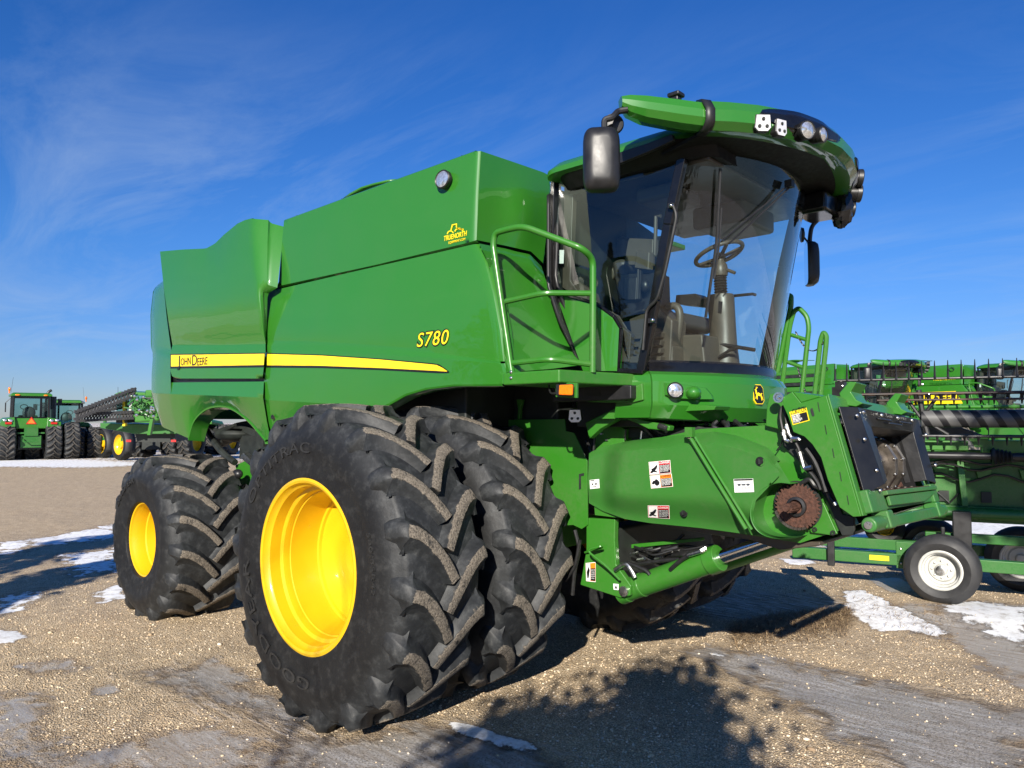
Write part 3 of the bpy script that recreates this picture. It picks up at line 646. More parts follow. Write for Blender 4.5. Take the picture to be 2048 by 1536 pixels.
# closing shell: top deck, far side, rear wall and a dark core that carries the works
far=YC+YC+1.40
b=M(); zt=3.62
b.boxa((-4.5,-1.25,3.1),(3.2,0,0),(0,2.8,0),(0,0,.12)); b.boxa((-2.3,-1.25,zt),(3.0,0,0),(0,2.8,0),(0,0,.05)); b.build('top_deck',GREENM,cb,bevel=.01)
b=M(); b.prism([V(x,far,z) for x,z in ((.55,2.18),(.35,3.8),(-2.0,3.78),(-2.05,3.9),(-4.3,3.85),(-4.6,3.2),(-4.55,2.2),(-4.3,1.8),(-3.9,1.75),(-3.6,2.05),(-3.0,2.05),(-2.6,1.75),(-.9,1.75),(-.4,2.1),(.2,2.2))],(0,-.06,0)); b.build('side_panel',GREEN,cb,bevel=.01)
b=M(); b.boxa((-2.3,-1.08,1.15),(2.65,0,0),(0,2.5,0),(0,0,1.95)); b.boxa((-4.3,-1.15,2.12),(2.0,0,0),(0,2.6,0),(0,0,1.0)); b.boxa((.3,-.55,1.2),(.5,0,0),(0,1.4,0),(0,0,1.9)); b.build('body_core',DARKM,cb,bevel=.02)
b=M(); b.boxa((-3.55,-1.2,.62),(.34,0,0),(0,2.7,0),(0,0,.3)); b.boxa((-3.5,-.25,.9),(.25,0,0),(0,.8,0),(0,0,1.3)); b.build('rear_axle',DARKM,cb,bevel=.02)
b=M(); b.boxa((-.18,-1.0,.82),(.36,0,0),(0,2.3,0),(0,0,.36)); b.build('front_axle',GREENM,cb,bevel=.03)
# works seen through the rear arch
b=M()
b.tube(smooth([UY(405,842,-1.0),UY(420,872,-1.05),UY(445,905,-1.1),UY(470,925,-1.1)]),.035,8); b.tube(smooth([UY(440,880,-.9),UY(490,858,-.9),UY(535,878,-.9)]),.09,10); b.ell(UY(470,868,-.95),(.28,.2,.09)); b.tube([UY(480,850,-.8),UY(500,930,-.9)],.03,8)
b.tube(smooth([UY(412,850,-1.1),UY(440,862,-1.1),UY(470,850,-1.1)]),.02,8); b.box(UY(520,895,-.9),(.5,.2,.25)); b.build('spreader_linkage',DARKM,cb)
b=M(); b.prism([UY(486,905,-1.12),UY(512,930,-1.12),UY(508,938,-1.12),UY(480,915,-1.12)],(0,.06,0)); b.build('axle_strut',STEEL,cb)
b=M(); b.prism([UY(a,c,-1.05) for a,c in ((470,930),(505,915),(530,945),(520,990),(478,985))],(0,.3,0)); b.build('axle_bracket',GREENM,cb,bevel=.01)
b=M(); b.ell(UY(475,948,-1.2),(.07,.05,.05)); b.build('wheel_sensor',BLACK,cb)
# ------------------------------------------------------------------ cab
def hit(S,px_,py_,n=40):
    """point of the surface S(u,v) seen at a pixel (used only to find where on the part a fitting sits)"""
    d=ray(px_,py_); best=None
    def err(u,v):
        p=S(u,v)-CAM; k=p.dot(DV); return ((p.dot(RV)/k*FPX+1024-px_)**2+(768-p.dot(UV)/k*FPX-py_)**2,u,v)
    best=min(err(i/n,j/n) for i in range(n+1) for j in range(n+1)); st=1/n
    for _ in range(14):
        st*=.6; best=min([best]+[err(best[1]+a*st,best[2]+b*st) for a in (-1,0,1) for b in (-1,0,1)])
    return S(best[1],best[2])
YR,YL=-.75,1.05
def bow(t,p=2.2): return 1-abs(t)**p
def WS(u,v):                              # windscreen: u across, v from top to bottom
    t=2*u-1; x0=lerp(2.0,1.72,v); x1=lerp(2.33,2.06,v); z=lerp(3.66,2.285,v)
    return V(x0+(x1-x0)*bow(t),lerp(YR,YL,u),z)
b=M(); b.grid([[WS(i/30,j/10) for i in range(31)] for j in range(11)]); b.build('windscreen',GLASSF,cb)
def wsoff(p,d=.03): return p+V(d,-d*.25,0)
# side glasses with black frames
DG=[(1112,358),(1362,322),(1294,739),(1233,739),(1239,655),(1226,636),(1190,608),(1120,590),(1108,580)]
for y in (YR,YL):
    b=M(); pts=[UY(a,c,YR) for a,c in DG]; pts=[V(p.x,y,p.z) for p in pts]; b.add(pts,[tuple(range(len(pts)))]); 
    if y==YR: b.build('door_glass',GLASS,cb,flat=True)
    else:
        b=M(); b.add([V(.72,y,3.66),V(2.0,y,3.66),V(1.72,y,2.3),V(.75,y,2.3)],[(0,1,2,3)]); b.build('door_glass',GLASS,cb,flat=True)
def bar(name,pts,w,mat,y0,th=.04,parent=None):
    """flat bar following a path in the side plane"""
    bb=M(); P=[V(p.x,y0,p.z) for p in pts]
    for i in range(len(P)-1):
        a,c=P[i],P[i+1]; d=(c-a).normalized(); n=V(-d.z,0,d.x)*w/2; bb.boxa(a-n-V(0,th/2,0),n*2,(c-a),V(0,th,0))
    return bb.build(name,mat,parent or cb,bevel=.006)
fp=[UY(1366,318,YR),UY(1338,450,YR),UY(1312,600,YR),UY(1285,742,YR)]
bar('cab_pillar',fp,.062,BGLOSS,YR-.005,.05); bar('cab_pillar',[V(p.x,0,p.z) for p in fp],.085,MATTB,YL,.07)
bar('cab_pillar',[UY(1110,360,YR),UY(1104,580,YR)],.04,BGLOSS,YR-.005,.05); bar('cab_pillar',[V(.72,0,3.66),V(.74,0,2.3)],.05,MATTB,YL)
bar('door_frame',[UY(a,c,YR) for a,c in ((1108,578),(1122,588),(1192,606),(1230,634),(1244,658),(1236,742))],.022,BGLOSS,YR-.008,.03)
bar('door_frame',[UY(a,c,YR) for a,c in ((1238,741),(1290,744))],.03,BGLOSS,YR-.012,.04)
b=M(); b.tube(rounded([UY(1345,408,YR-.05),UY(1354,430,YR-.05),UY(1331,540,YR-.05),UY(1314,600,YR-.05),UY(1293,618,YR-.05),UY(1286,700,YR-.05)],.04),.011,8); b.box(UY(1343,412,YR-.04),(.03,.04,.03)); b.box(UY(1304,642,YR-.04),(.03,.05,.03)); b.build('door_grab_rail',BLACK,cb)
b=M(); b.ell(UY(1343,411,YR-.06),(.014,.014,.014),10,6); b.ell(UY(1305,640,YR-.06),(.014,.014,.014),10,6); b.build('hinge_pin',CHROME,cb)
# inner beige trim round the door glass and the lower door panel
b=M()
def inner(pts,y,dy=.05): b.prism([UY(a,c,y) for a,c in pts],(0,dy,0))
inner([(1128,372),(1142,370),(1146,380),(1140,560),(1160,590),(1150,592),(1124,575)],YR+.05)
inner([(1148,560),(1175,575),(1190,588),(1194,606),(1150,592)],YR+.06); inner([(1192,612),(1226,640),(1262,668),(1258,724),(1238,724),(1244,655),(1230,632)],YR+.05)
inner([(1236,726),(1280,726),(1300,640),(1288,645),(1272,712),(1240,714)],YR+.06); b.build('door_trim',BEIGED,cb,bevel=.006)
b=M(); b.grid(pgrid([(1113,590),(1190,611),(1226,638),(1238,657)],[(1166,742),(1234,742)],[(1113,590),(1130,640),(1166,742)],[(1238,657),(1236,700),(1234,742)],12,10,lambda u,v:YR-.02-.03*math.sin(u*PI*.8))); b.grid([[UY(a,c,YR-.02)+Vector(o) for a,c in ((1113,590),(1190,611),(1226,638),(1238,657),(1236,700),(1234,742))] for o in ((0,-.004,0),(0,0,.006),(0,.05,.008))]); b.build('cab_side_panel',GREEN,cb,ang=30)
# roof
def rr(x0,x1,y0,y1,z,r,n=6,bowf=0):
    o=[]
    for cx_,cy_,a in ((x1-r,y1-r,0),(x0+r,y1-r,90),(x0+r,y0+r,180),(x1-r,y0+r,270)):
        for i in range(n+1): t=R(a+90*i/n); o.append(V(cx_+r*math.cos(t)+bowf*bow((cy_+r*math.sin(t)-YC)/1.0,2)*(1 if a in (0,270) else 0),cy_+r*math.sin(t),z))
    return o
b=M(); b.loft([rr(.93,2.06,YR-.12,YL+.12,3.685,.16,bowf=.3),rr(.90,2.08,YR-.15,YL+.15,3.70,.18,bowf=.3),rr(.90,2.08,YR-.15,YL+.15,3.735,.18,bowf=.3),rr(.94,2.06,YR-.11,YL+.11,3.78,.18,bowf=.3),rr(1.05,1.98,YR,YL,3.83,.2,bowf=.3),rr(1.3,1.8,YR+.3,YL-.3,3.85,.2,bowf=.2)]); b.build('cab_roof',GREEN,cb,ang=40)
b=M(); b.loft([rr(1.02,2.08,YR-.03,YL+.03,3.60,.14,bowf=.32),rr(1.0,2.12,YR-.13,YL+.13,3.70,.16,bowf=.33)]); b.build('roof_underside',MATTB,cb)
b=M(); b.prism([UY(a,c,YR-.165) for a,c in ((1234,306),(1290,288),(1344,268),(1348,280),(1300,302),(1236,328))],(0,.03,0)); b.build('roof_trim_strip',BLACK,cb,bevel=.004)
# front visor: bowed band with a wing at each end
half=[(2.60,0),(2.585,.25),(2.53,.5),(2.44,.74),(2.33,.93),(2.25,1.05)]
def vis(s,off,dz):
    """point on the visor: s in -1..1 along the band, off outwards, dz above its lower edge"""
    a=abs(s)*(len(half)-1); k=min(int(a),len(half)-2); f=a-k; p=V(*half[k],0).lerp(V(*half[k+1],0),f); q=V(*half[min(k+2,5)],0)-V(*half[max(k-0,0)],0)
    tn=(V(*half[k+1],0)-V(*half[k],0)).normalized()
    sm=(V(*half[min(k+2,5)],0)-V(*half[k],0)).normalized() if f>.5 else (V(*half[k+1],0)-V(*half[max(k-1,0)],0)).normalized()
    n=V(-(-sm.y),-sm.x,0); n=V(sm.y,-sm.x,0)
    if s==0 or abs(s)<.02: n=V(1,0,0)
    x,y=p.x+n.x*off,p.y+n.y*off
    return V(x,YC+(1 if s>0 else -1)*y,3.69+dz+.04*(1-abs(s)))
sect=[(-.30,.03),(-.05,-.02),(.025,-.015),(.07,.025),(.072,.095),(.02,.165),(-.05,.185),(-.35,.17)]
b=M(); b.grid([[vis(-1+2*i/32,o,z) for o,z in sect] for i in range(33)]); b.build('roof_visor',GREEN,cb,ang=24)
for sgn in (-1,1):
    b=M(); a=V(2.23,YC+sgn*1.07,3.69); e=V(1.90,YC+sgn*1.44,3.735); d=(e-a); n=V(.72,sgn*.64,0)
    secs=[]
    for t,k,zl in ((0,1,0),(.3,1,0),(.7,.92,.01),(.9,.72,.03),(1,.4,.06)):
        c=a+d*t; secs.append([c+n*(o*k)+V(0,0,(z-.09)*k+.09+zl*.3) for o,z in ((-.16,.03),(-.02,-.01),(.03,.01),(.06,.05),(.055,.10),(.02,.155),(-.04,.175),(-.2,.165))])
    b.loft(secs); b.build('visor_wing',GREEN,cb,ang=24)
    b=M(); s=[vis(sgn*1.0,o,z) for o,z in sect[1:7]]; dd=(a-s[1]); b.grid([[p+d.normalized()*k+V(0,0,.001) for p in s] for k in (-.012,.045)]); b.build('visor_joint',BLACK,cb,solid=.012)
b=M(); b.add([vis(-1+2*i/24,-.02,.0) for i in range(25)]+[V(1.9,YL+.1,3.64),V(1.9,YR-.1,3.64)],[tuple(range(27))]); b.build('visor_soffit',MATTB,cb,solid=.02,flat=True)
# lamp bays in the visor
for s0,s1 in ((-.66,-.03),(.30,.85)):
    b=M(); n=16; rows=[]
    for k,(o,z) in enumerate(((.035,.0),(.074,.03),(.077,.10),(.045,.155))):
        r=[]
        for i in range(n+1):
            s=s0+(s1-s0)*i/n; e=math.sin(PI*i/n)**.35; zz=.08+(z-.08)*e; r.append(vis(s,o+.004,zz))
        rows.append(r)
    b.grid(rows); b.build('lamp_bay',BGLOSS,cb,solid=.006)
def led(name,c,n,up,w,h,parent=cb):
    """square LED work lamp: black housing, silver board, three lens dots"""
    n=n.normalized(); r_=up.cross(n).normalized(); up=n.cross(r_)
    shp=[(-.5,-.28),(-.3,-.5),(.3,-.5),(.5,-.28),(.42,.5),(-.42,.5)]
    b=M(); b.prism([c+r_*(x*w*1.12)+up*(y*h*1.1)-n*.045 for x,y in shp],n*.045); o=b.build(name,BLACK,parent,bevel=.005)
    b=M(); b.prism([c+r_*(x*w)+up*(y*h)+n*.001 for x,y in shp],n*.004); b.build('led_board',ALU,o,flat=True)
    for x,y in ((0,.25),(-.24,-.2),(.24,-.2)):
        b=M(); b.lathe([(w*.11,.004),(w*.11,.010),(w*.07,.012),(w*.03,.010),(0,.010)],c+r_*(x*w)+up*(y*h),n,14); b.build('led_lens',DARKM,o)
    return o
def drum(name,c,n,r,dp=.09,parent=cb):
    n=n.normalized(); b=M(); b.lathe([(r*.5,-dp),(r*.8,-dp*.9),(r*.86,-dp*.35),(r,-dp*.3),(r*1.03,0),(r*.95,.006),(r*.9,-.004)],c,n,28); 
    for k in range(6): b.lathe([(r*.84,-dp*.8+k*dp*.09),(r*.95,-dp*.79+k*dp*.09),(r*.95,-dp*.76+k*dp*.09),(r*.84,-dp*.75+k*dp*.09)],c,n,28)
    o=b.build(name,BLACK,parent)
    b=M(); b.lathe([(r*.93,-.002),(r*.7,.004),(r*.45,.012),(r*.2,.016),(0,.017)],c,n,28); b.build('lens',LENS,o); return o
VS=lambda u,v: vis(-1+2*u,.085,.13*(1-v)+.02)
p=hit(VS,1526,246); led('work_lamp',p,V(.75,-.75,-.12),V(0,0,1),.095,.095)
p=hit(VS,1562,258); led('work_lamp',p,V(.95,-.35,-.05),V(0,0,1),.085,.095)
p=hit(VS,1606,262); drum('work_lamp',p+V(.03,0,0),V(.95,-.45,-.08),.058,.10)
p=hit(VS,1634,272); drum('work_lamp',p+V(.04,0,-.0),V(1,-.1,-.08),.05,.09)
for (q,r_) in ((V(2.48,YC+.98,3.83),.070),(V(2.45,YC+1.04,3.73),.068),(V(2.39,YC+1.06,3.62),.06)): drum('work_lamp',q,V(.8,.5,-.1),r_,.10)
led('work_lamp',V(2.32,YC+1.05,3.56),V(.7,.6,-.3),V(0,0,1),.08,.08)
b=M(); b.box(UD(1352,191,5.05),(.09,.09,.03)); b.box(UD(1352,197,5.05),(.06,.06,.05)); b.build('roof_aerial',BLACK,cb,bevel=.01)
# crumpled cover under the far end of the visor
b=M(); r0=random.Random(3); b.ell((2.36,YC+.86,3.60),(.09,.06,.16),16,12)
for q in b.v: q+=V(r0.uniform(-.012,.012),r0.uniform(-.012,.012),r0.uniform(-.01,.01))
b.build('crumpled_cover',BGLOSS,cb,ang=10)
b=M(); b.boxa((2.1,YC+.55,3.52),(.26,0,0),(0,.35,0),(0,0,.16)); b.build('visor_bracket',BGLOSS,cb,bevel=.03)
# mirrors
def mirror(sgn):
    tip=V(1.92,YC+sgn*1.43,3.80); 
    if sgn<0: c=UD(1203,320,(tip-CAM).dot(DV)-.08)
    else: c=UD(1621,528,(tip-CAM).dot(DV)+.0)
    a=M(); top=c+V(0,0,.19)
    if sgn<0: path=[tip+V(.02,0,-.02),UD(1236,222,(tip-CAM).dot(DV)),UD(1224,236,(tip-CAM).dot(DV)-.05),top+V(0,.03,.06),top+V(0,.03,-.03)]
    else: path=[tip+V(0,0,-.03),UD(1640,436,(tip-CAM).dot(DV)),UD(1623,452,(tip-CAM).dot(DV)),UD(1619,480,(tip-CAM).dot(DV)),c]
    a.tube(rounded(path,.06),.019,10); 
    mo=a.build('mirror',BLACK,cb)
    d=V(.55,-sgn*-.83,0) if sgn<0 else V(.80,-.6,0)
    d=V(.62,-.78,0) if sgn<0 else V(.86,.5,0)
    r_=Z_.cross(d).normalized(); m=Matrix((r_,d,Z_)).transposed()
    b=M(); n=28
    def sup(w,h,dep): return [c+r_*(w*math.copysign(abs(math.cos(2*PI*i/n))**.42,math.cos(2*PI*i/n)))+Z_*(h*math.copysign(abs(math.sin(2*PI*i/n))**.38,math.sin(2*PI*i/n)))+d*dep for i in range(n)]
    b.loft([sup(.104,.187,-.035),sup(.108,.192,-.02),sup(.108,.192,.0),sup(.103,.186,.03),sup(.088,.168,.055),sup(.05,.12,.068)]); b.build('mirror_housing',BLACK,mo,ang=50)
    b=M(); b.add([p-d*.002 for p in sup(.098,.18,-.035)],[tuple(range(n))]); b.build('mirror_glass',MIRR,mo,flat=True)
    if sgn<0: q=UD(1226,248,(c-CAM).dot(DV)+.14)
    else: q=UD(1604,470,(c-CAM).dot(DV)-.05)
    b=M(); nn=d; b.lathe([(.058,-.012),(.066,-.006),(.06,.012),(.03,.02),(0,.022)],q,nn,24,True); b.tube([q,c+V(0,0,.17)],.008,6); b.build('round_mirror',BLACK,mo)
mirror(-1); mirror(1)
# wipers
b=M(); bl=[wsoff(hit(WS,x,y),.035) for x,y in ((1432,340),(1428,420),(1424,490),(1414,560),(1403,636))]; b.tube(smooth(bl,4),.010,6); b.tube(smooth([p+V(.02,0,0) for p in bl[1:4]],4),.007,6); b.build('wiper_blade',BLACK,cb)
b=M(); o=wsoff(hit(WS,1566,372),.05)
for x,y,dx in ((1430,486,0),(1446,490,6)): b.tube([o+V(0,0,-.004*dx),wsoff(hit(WS,x,y),.05)],.006,6)
b.box(o,(.05,.05,.05)); b.build('wiper_arm',BLACK,cb)
# black lower edge of the glass and the bowed nose
b=M(); b.grid([[WS(i/30,1)+V(o*(1 if k else 1),0,z) for i in range(31)] for k,(o,z) in enumerate(((.004,.055),(.012,.03),(.012,-.02)))]); b.build('glass_seal',BGLOSS,cb)
def NS(u,v):
    t=2*u-1; prof=[(0,.0,2.268),(.25,.055,2.245),(.45,.085,2.20),(.75,.085,2.05),(1,.03,1.965)]
    for (a,o0,z0),(c,o1,z1) in zip(prof,prof[1:]):
        if v<=c: f=(v-a)/(c-a); o=lerp(o0,o1,f); z=lerp(z0,z1,f); break
    else: o,z=prof[-1][1:]
    x0=1.73; x1=2.07; k=1+.10*o
    return V(x0+(x1-x0)*bow(t,2.0)+o*(1.0-.35*abs(t)**6),YC+t*(.90+o*.55),z-.03*bow(t)*v)
b=M(); b.grid([[NS(i/40,j/20) for i in range(41)] for j in range(21)]); b.grid([[NS(0,j/20)+V(*o) for j in range(21)] for o in ((0,0,0),(-.02,.015,0),(-.3,.02,0))]); b.grid([[NS(i/40,1)+V(*o) for i in range(41)] for o in ((0,0,0),(-.02,0,-.006),(-.5,0,-.006))]); b.build('cab_nose',GREEN,cb,ang=30)
nl=hit(NS,1348,781); nn=V(.62,-.78,.05)
# lamp pod on the right of the nose
b=M(); pod=[hit(NS,x,y)+V(.012,-.016,0) for x,y in ((1328,766),(1375,770),(1412,776),(1424,790),(1428,800),(1390,800),(1345,797),(1330,790))]; c0=sum(pod,V(0,0,0))/8; b.loft([[p-V(.03,-.03,0) for p in pod],pod,[c0+(p-c0)*.9+V(.012,-.016,0) for p in pod]]); b.build('lamp_pod',GREEN,cb,ang=35)
b=M(); q=nl+V(.032,-.04,0); b.lathe([(.050,-.02),(.052,.006),(.046,.012),(.043,.006)],q,nn,28); lo_=b.build('head_lamp',BLACK,cb); b=M(); b.lathe([(.044,.004),(.03,.010),(0,.012)],q,nn,24); b.build('lens',LENS,lo_)
b=M(); q=hit(NS,1384,786)+V(.035,-.045,0); b.ell(q,(.055,.05,.042),18,12,Matrix.Rotation(R(-50),3,'Z')); b.build('lamp_cap',GREEN,cb,ang=60)
# emblem: leaping stag on a black badge
eq=hit(NS,1515,789); en=V(.93,-.33,.12).normalized(); er=Z_.cross(en).normalized(); eu=en.cross(er)
def emb(pts,off,th,name,mat,parent=cb): 
    b=M()
    for P in pts: b.prism([eq+er*x+eu*y+en*off for x,y in P],en*th)
    return b.build(name,mat,parent,flat=True)
oct_=[(-.5,-.32),(-.3,-.5),(.3,-.5),(.5,-.32),(.5,.32),(.3,.5),(-.3,.5),(-.5,.32)]
em=emb([[(x*.095,y*.135) for x,y in oct_]],.0,.010,'emblem',YDEC); emb([[(x*.086,y*.126) for x,y in oct_]],.0105,.002,'emblem_field',BDEC,em)
deer=[[(-.030,.008),(-.005,.016),(.018,.006),(.028,-.004),(.022,-.012),(-.004,-.006),(-.028,-.004)],[(-.034,.004),(-.022,.006),(-.020,.030),(-.030,.040),(-.042,.034),(-.034,.028)],[(-.030,.036),(-.026,.036),(-.018,.056),(-.022,.056)],[(-.026,.040),(-.022,.038),(-.006,.052),(-.009,.055)],
 [(.018,.002),(.028,-.004),(.040,-.034),(.034,-.036)],[(.016,-.004),(.024,-.010),(.026,-.040),(.021,-.040)],[(-.028,0),(-.020,-.004),(-.036,-.030),(-.041,-.026)],[(-.022,-.002),(-.014,-.005),(-.022,-.034),(-.027,-.032)],[(.024,.0),(.036,.010),(.032,.013),(.02,.006)]]
emb([[(x*.88,y*1.0-.004) for x,y in P] for P in deer],.0130,.0012,'emblem_stag',YDEC,em)
# ---- inside the cab
def ib(name,f,mat,bevel=.01,ang=35): b=M(); f(b); return b.build(name,mat,cb,bevel=bevel,ang=ang)
ib('cab_floor',lambda b:b.prism([V(.98,YR+.03,2.22),V(1.68,YR+.03,2.22),V(1.9,-.35,2.22),V(2.0,.15,2.22),V(1.9,.65,2.22),V(1.68,YL-.03,2.22),V(.98,YL-.03,2.22)],(0,0,.06)),DARKM)
ib('cab_rear_wall',lambda b:(b.boxa((.90,YR+.02,2.25),(.05,0,0),(0,.9,0),(0,0,1.4)),b.prism([V(.9,YR+.9,2.25),V(.95,YR+.9,2.25),V(.72,YL,2.25),V(.67,YL,2.25)],(0,0,1.4))),DARKM)
ib('headliner',lambda b:b.boxa((1.0,YR+.05,3.58),(1.15,0,0),(0,1.7,0),(0,0,.05)),BEIGED)
ib('headliner_console',lambda b:(b.boxa((1.55,.15,3.40),(.42,0,0),(0,.55,0),(0,0,.17)),b.boxa((1.5,-.55,3.46),(.3,0,0),(0,.4,0),(0,0,.11))),BEIGE,.03)
def seat(b):
    b.boxa((1.10,-.10,2.62),(.50,0,0),(0,.52,0),(0,0,.13)); b.loft([[V(x+t*.0,y,z) for x,y in ((1.06-.10*k,-.10),(1.06-.10*k,.42),(1.20-.10*k,.42),(1.20-.10*k,-.10))] for k,z in ((0,2.70),(.5,2.98),(1,3.22))])
ib('seat',seat,SEATF,.05); ib('seat_base',lambda b:(b.boxa((1.16,-.02,2.28),(.38,0,0),(0,.36,0),(0,0,.34))),BLACK,.03)
ib('seat_headrest',lambda b:b.box((.98,.16,3.34),(.10,.30,.18)),SEATF,.04)
def inst(b): # training seat back and window pad seen through the door
    b.prism([UY(x,y,-.05) for x,y in ((1183,496),(1200,494),(1232,548),(1222,562),(1196,558))],(0,.3,0)); b.prism([UY(x,y,.15) for x,y in ((1150,500),(1178,510),(1182,560),(1150,556))],(0,.4,0))
ib('training_seat',inst,BEIGE,.015)
ib('monitor',lambda b:(b.prism([UY(x,y,-.42) for x,y in ((1256,476),(1306,478),(1304,532),(1247,530))],(.02,.05,0)),b.prism([UY(x,y,-.45) for x,y in ((1272,502),(1298,504),(1296,540),(1268,536))],(.02,.04,0))),BEIGE,.008)
ib('monitor_arm',lambda b:(b.tube([UY(1280,536,-.42),UY(1278,600,-.42)],.022,8),b.prism([UY(x,y,-.44) for x,y in ((1248,556),(1274,554),(1272,600),(1244,600))],(0,.12,0)),b.ell(UY(1290,572,-.46),(.035,.03,.045)),b.prism([UY(x,y,-.40) for x,y in ((1240,548),(1310,545),(1312,610),(1240,640))],(0,.2,0))),BLACK,.01)
ib('armrest_console',lambda b:(b.prism([UY(x,y,-.40) for x,y in ((1242,604),(1296,598),(1290,622),(1246,630))],(0,.2,0)),b.prism([UY(x,y,-.36) for x,y in ((1255,625),(1310,610),(1345,640),(1340,735),(1270,735))],(0,.2,0))),BEIGED,.015)
ib('control_lever',lambda b:(b.tube(smooth([UY(1322,620,-.25),UY(1350,612,-.25),UY(1360,635,-.25),UY(1350,700,-.25)]),.028,10)),BEIGE,0,60)
ib('footwell_box',lambda b:(b.prism([UY(x,y,-.20) for x,y in ((1354,670),(1404,668),(1412,742),(1345,742))],(0,.30,0)),b.prism([UY(x,y,-.35) for x,y in ((1305,690),(1345,690),(1345,742),(1300,742))],(0,.2,0))),BEIGE,.015)
def slats(b):
    for k in range(4): b.prism([UY(x,y+k*16,-.42) for x,y in ((1262,668),(1322,664),(1320,674),(1260,679))],(0,.05,0))
ib('vent_slats',slats,BEIGED,.003)
ym=.12
def col(b):
    secs=[]
    for px0,px1,py in ((1408,1482,748),(1414,1478,720),(1418,1474,690),(1420,1472,660),(1418,1470,630),(1414,1468,596),(1416,1466,590)):
        a=UY(px0,py,ym); c=UY(px1,py,ym); m=(a+c)/2; w=(a-c).length/2*.86; secs.append([m+V(w*math.cos(2*PI*i/16)*1.1,w*math.sin(2*PI*i/16)*.9,0) for i in range(16)])
    b.loft(secs)
ib('steering_column',col,BEIGED,0,50)
def bel(b):
    a=UY(1442,592,ym); c=UY(1440,548,ym)
    b.lathe([(.040+.010*(i%2),(c-a).length*i/16) for i in range(17)],a,c-a,18)
ib('column_bellows',bel,BLACK,0,20)
def head(b):
    a=UY(1441,552,ym); c=UY(1440,516,ym); b.lathe([(.05,0),(.056,.03),(.05,.08),(.03,.11),(.03,(c-a).length)],a,c-a,18); b.tube([UY(1455,540,ym),UY(1470,546,ym)],.012,8)
ib('column_head',head,BEIGED,0,40)
def swh(b):
    c=UY(1438,508,ym); ax=V(-.35,0,.94).normalized(); u=ax.cross(V(0,1,0)).normalized(); w=ax.cross(u)
    ring=[c+u*(.175*math.cos(2*PI*i/40))+w*(.175*math.sin(2*PI*i/40)) for i in range(40)]; b.tube(ring,.016,10,closed=True)
    for a in (0,140,220): b.tube([c-ax*.03,c+u*(.17*math.cos(R(a)))+w*(.17*math.sin(R(a)))],.014,8)
    b.ell(c-ax*.02,(.045,.045,.03))
ib('steering_wheel',swh,BEIGED,0,60)
ib('ignition_key',lambda b:b.ell(UY(1442,593,ym-.06),(.014,.014,.014)),RED,0); ib('key_fob',lambda b:b.prism([UY(x,y,ym-.09) for x,y in ((1437,602),(1444,603),(1442,625),(1436,623))],(0,.01,0)),BLACK,0)
ib('folding_tray',lambda b:(b.prism([UY(x,y,.30) for x,y in ((1352,590),(1390,587),(1404,596),(1396,612),(1350,607))],(.0,.16,0)),b.tube([UY(1404,598,.3),UY(1505,588,.3),UY(1512,590,.3)],.012,8)),BLACK,.004)
ib('pedal',lambda b:(b.prism([UY(x,y,-.02) for x,y in ((1372,702),(1382,694),(1420,704),(1418,714),(1400,712))],(0,.12,0)),b.tube([UY(1432,718,0),UY(1460,700,0),UY(1482,694,0)],.012,8),b.tube([UY(1437,688,.05),UY(1510,700,.05)],.014,8)),BLACK,.003)
b=M(); b.prism([UY(x,y,YL-.06) for x,y in ((1118,500),(1128,500),(1127,527),(1117,527))],(0,.004,0)); 
ib('window_sticker',lambda b:b.prism([UY(x,y,YR+.012) for x,y in ((1118,500),(1128,500),(1127,527),(1117,527))],(0,.002,0)),WDEC,0)
ib('safety_hammer',lambda b:b.tube([UY(1146,410,YR+.08),UY(1141,446,YR+.08)],.012,8),RED,0)
ib('grab_bar',lambda b:b.tube([UY(1322,432,YR+.04),UY(1312,432,YR+.04),UY(1310,510,YR+.04),UY(1314,512,YR+.04)],.013,8),BEIGE,0)
# ---- platform and hand rails
b=M(); pl=[V(1.06,-1.43,2.172),V(1.53,-1.43,2.172),V(1.64,-.62,2.172),V(1.06,-.62,2.172)]; b.prism(pl,(0,0,.082)); b.build('platform',GREENM,cb,bevel=.012)
b=M()
for x,y in ((1022,744),(1022,756)): b.ell(UY(x,y,-1.432),(.012,.008,.012),10,6)
b.build('bolt',STEEL,cb)
yr=-1.38; b=M(); f1=UY(1024,742,yr); xe=1.565
def rl(*p): return [UY(a,c,yr) if k=='y' else UX(a,c,xe) for k,a,c in p]
tr=rl(('y',1024,748),('y',1005,620),('y',986,490),('y',990,466),('y',1010,460),('y',1046,452),('x',1165,497),('x',1186,518),('x',1186,620),('x',1185,745))
b.tube(rounded(tr,.09),.0215,12); b.tube(rounded(rl(('y',1012,603),('y',1088,586),('x',1187,587)),.06),.019,10); b.tube(rounded(rl(('y',1026,726),('y',1098,718),('x',1186,729)),.06),.019,10); b.build('hand_rail',GREENM,cb)
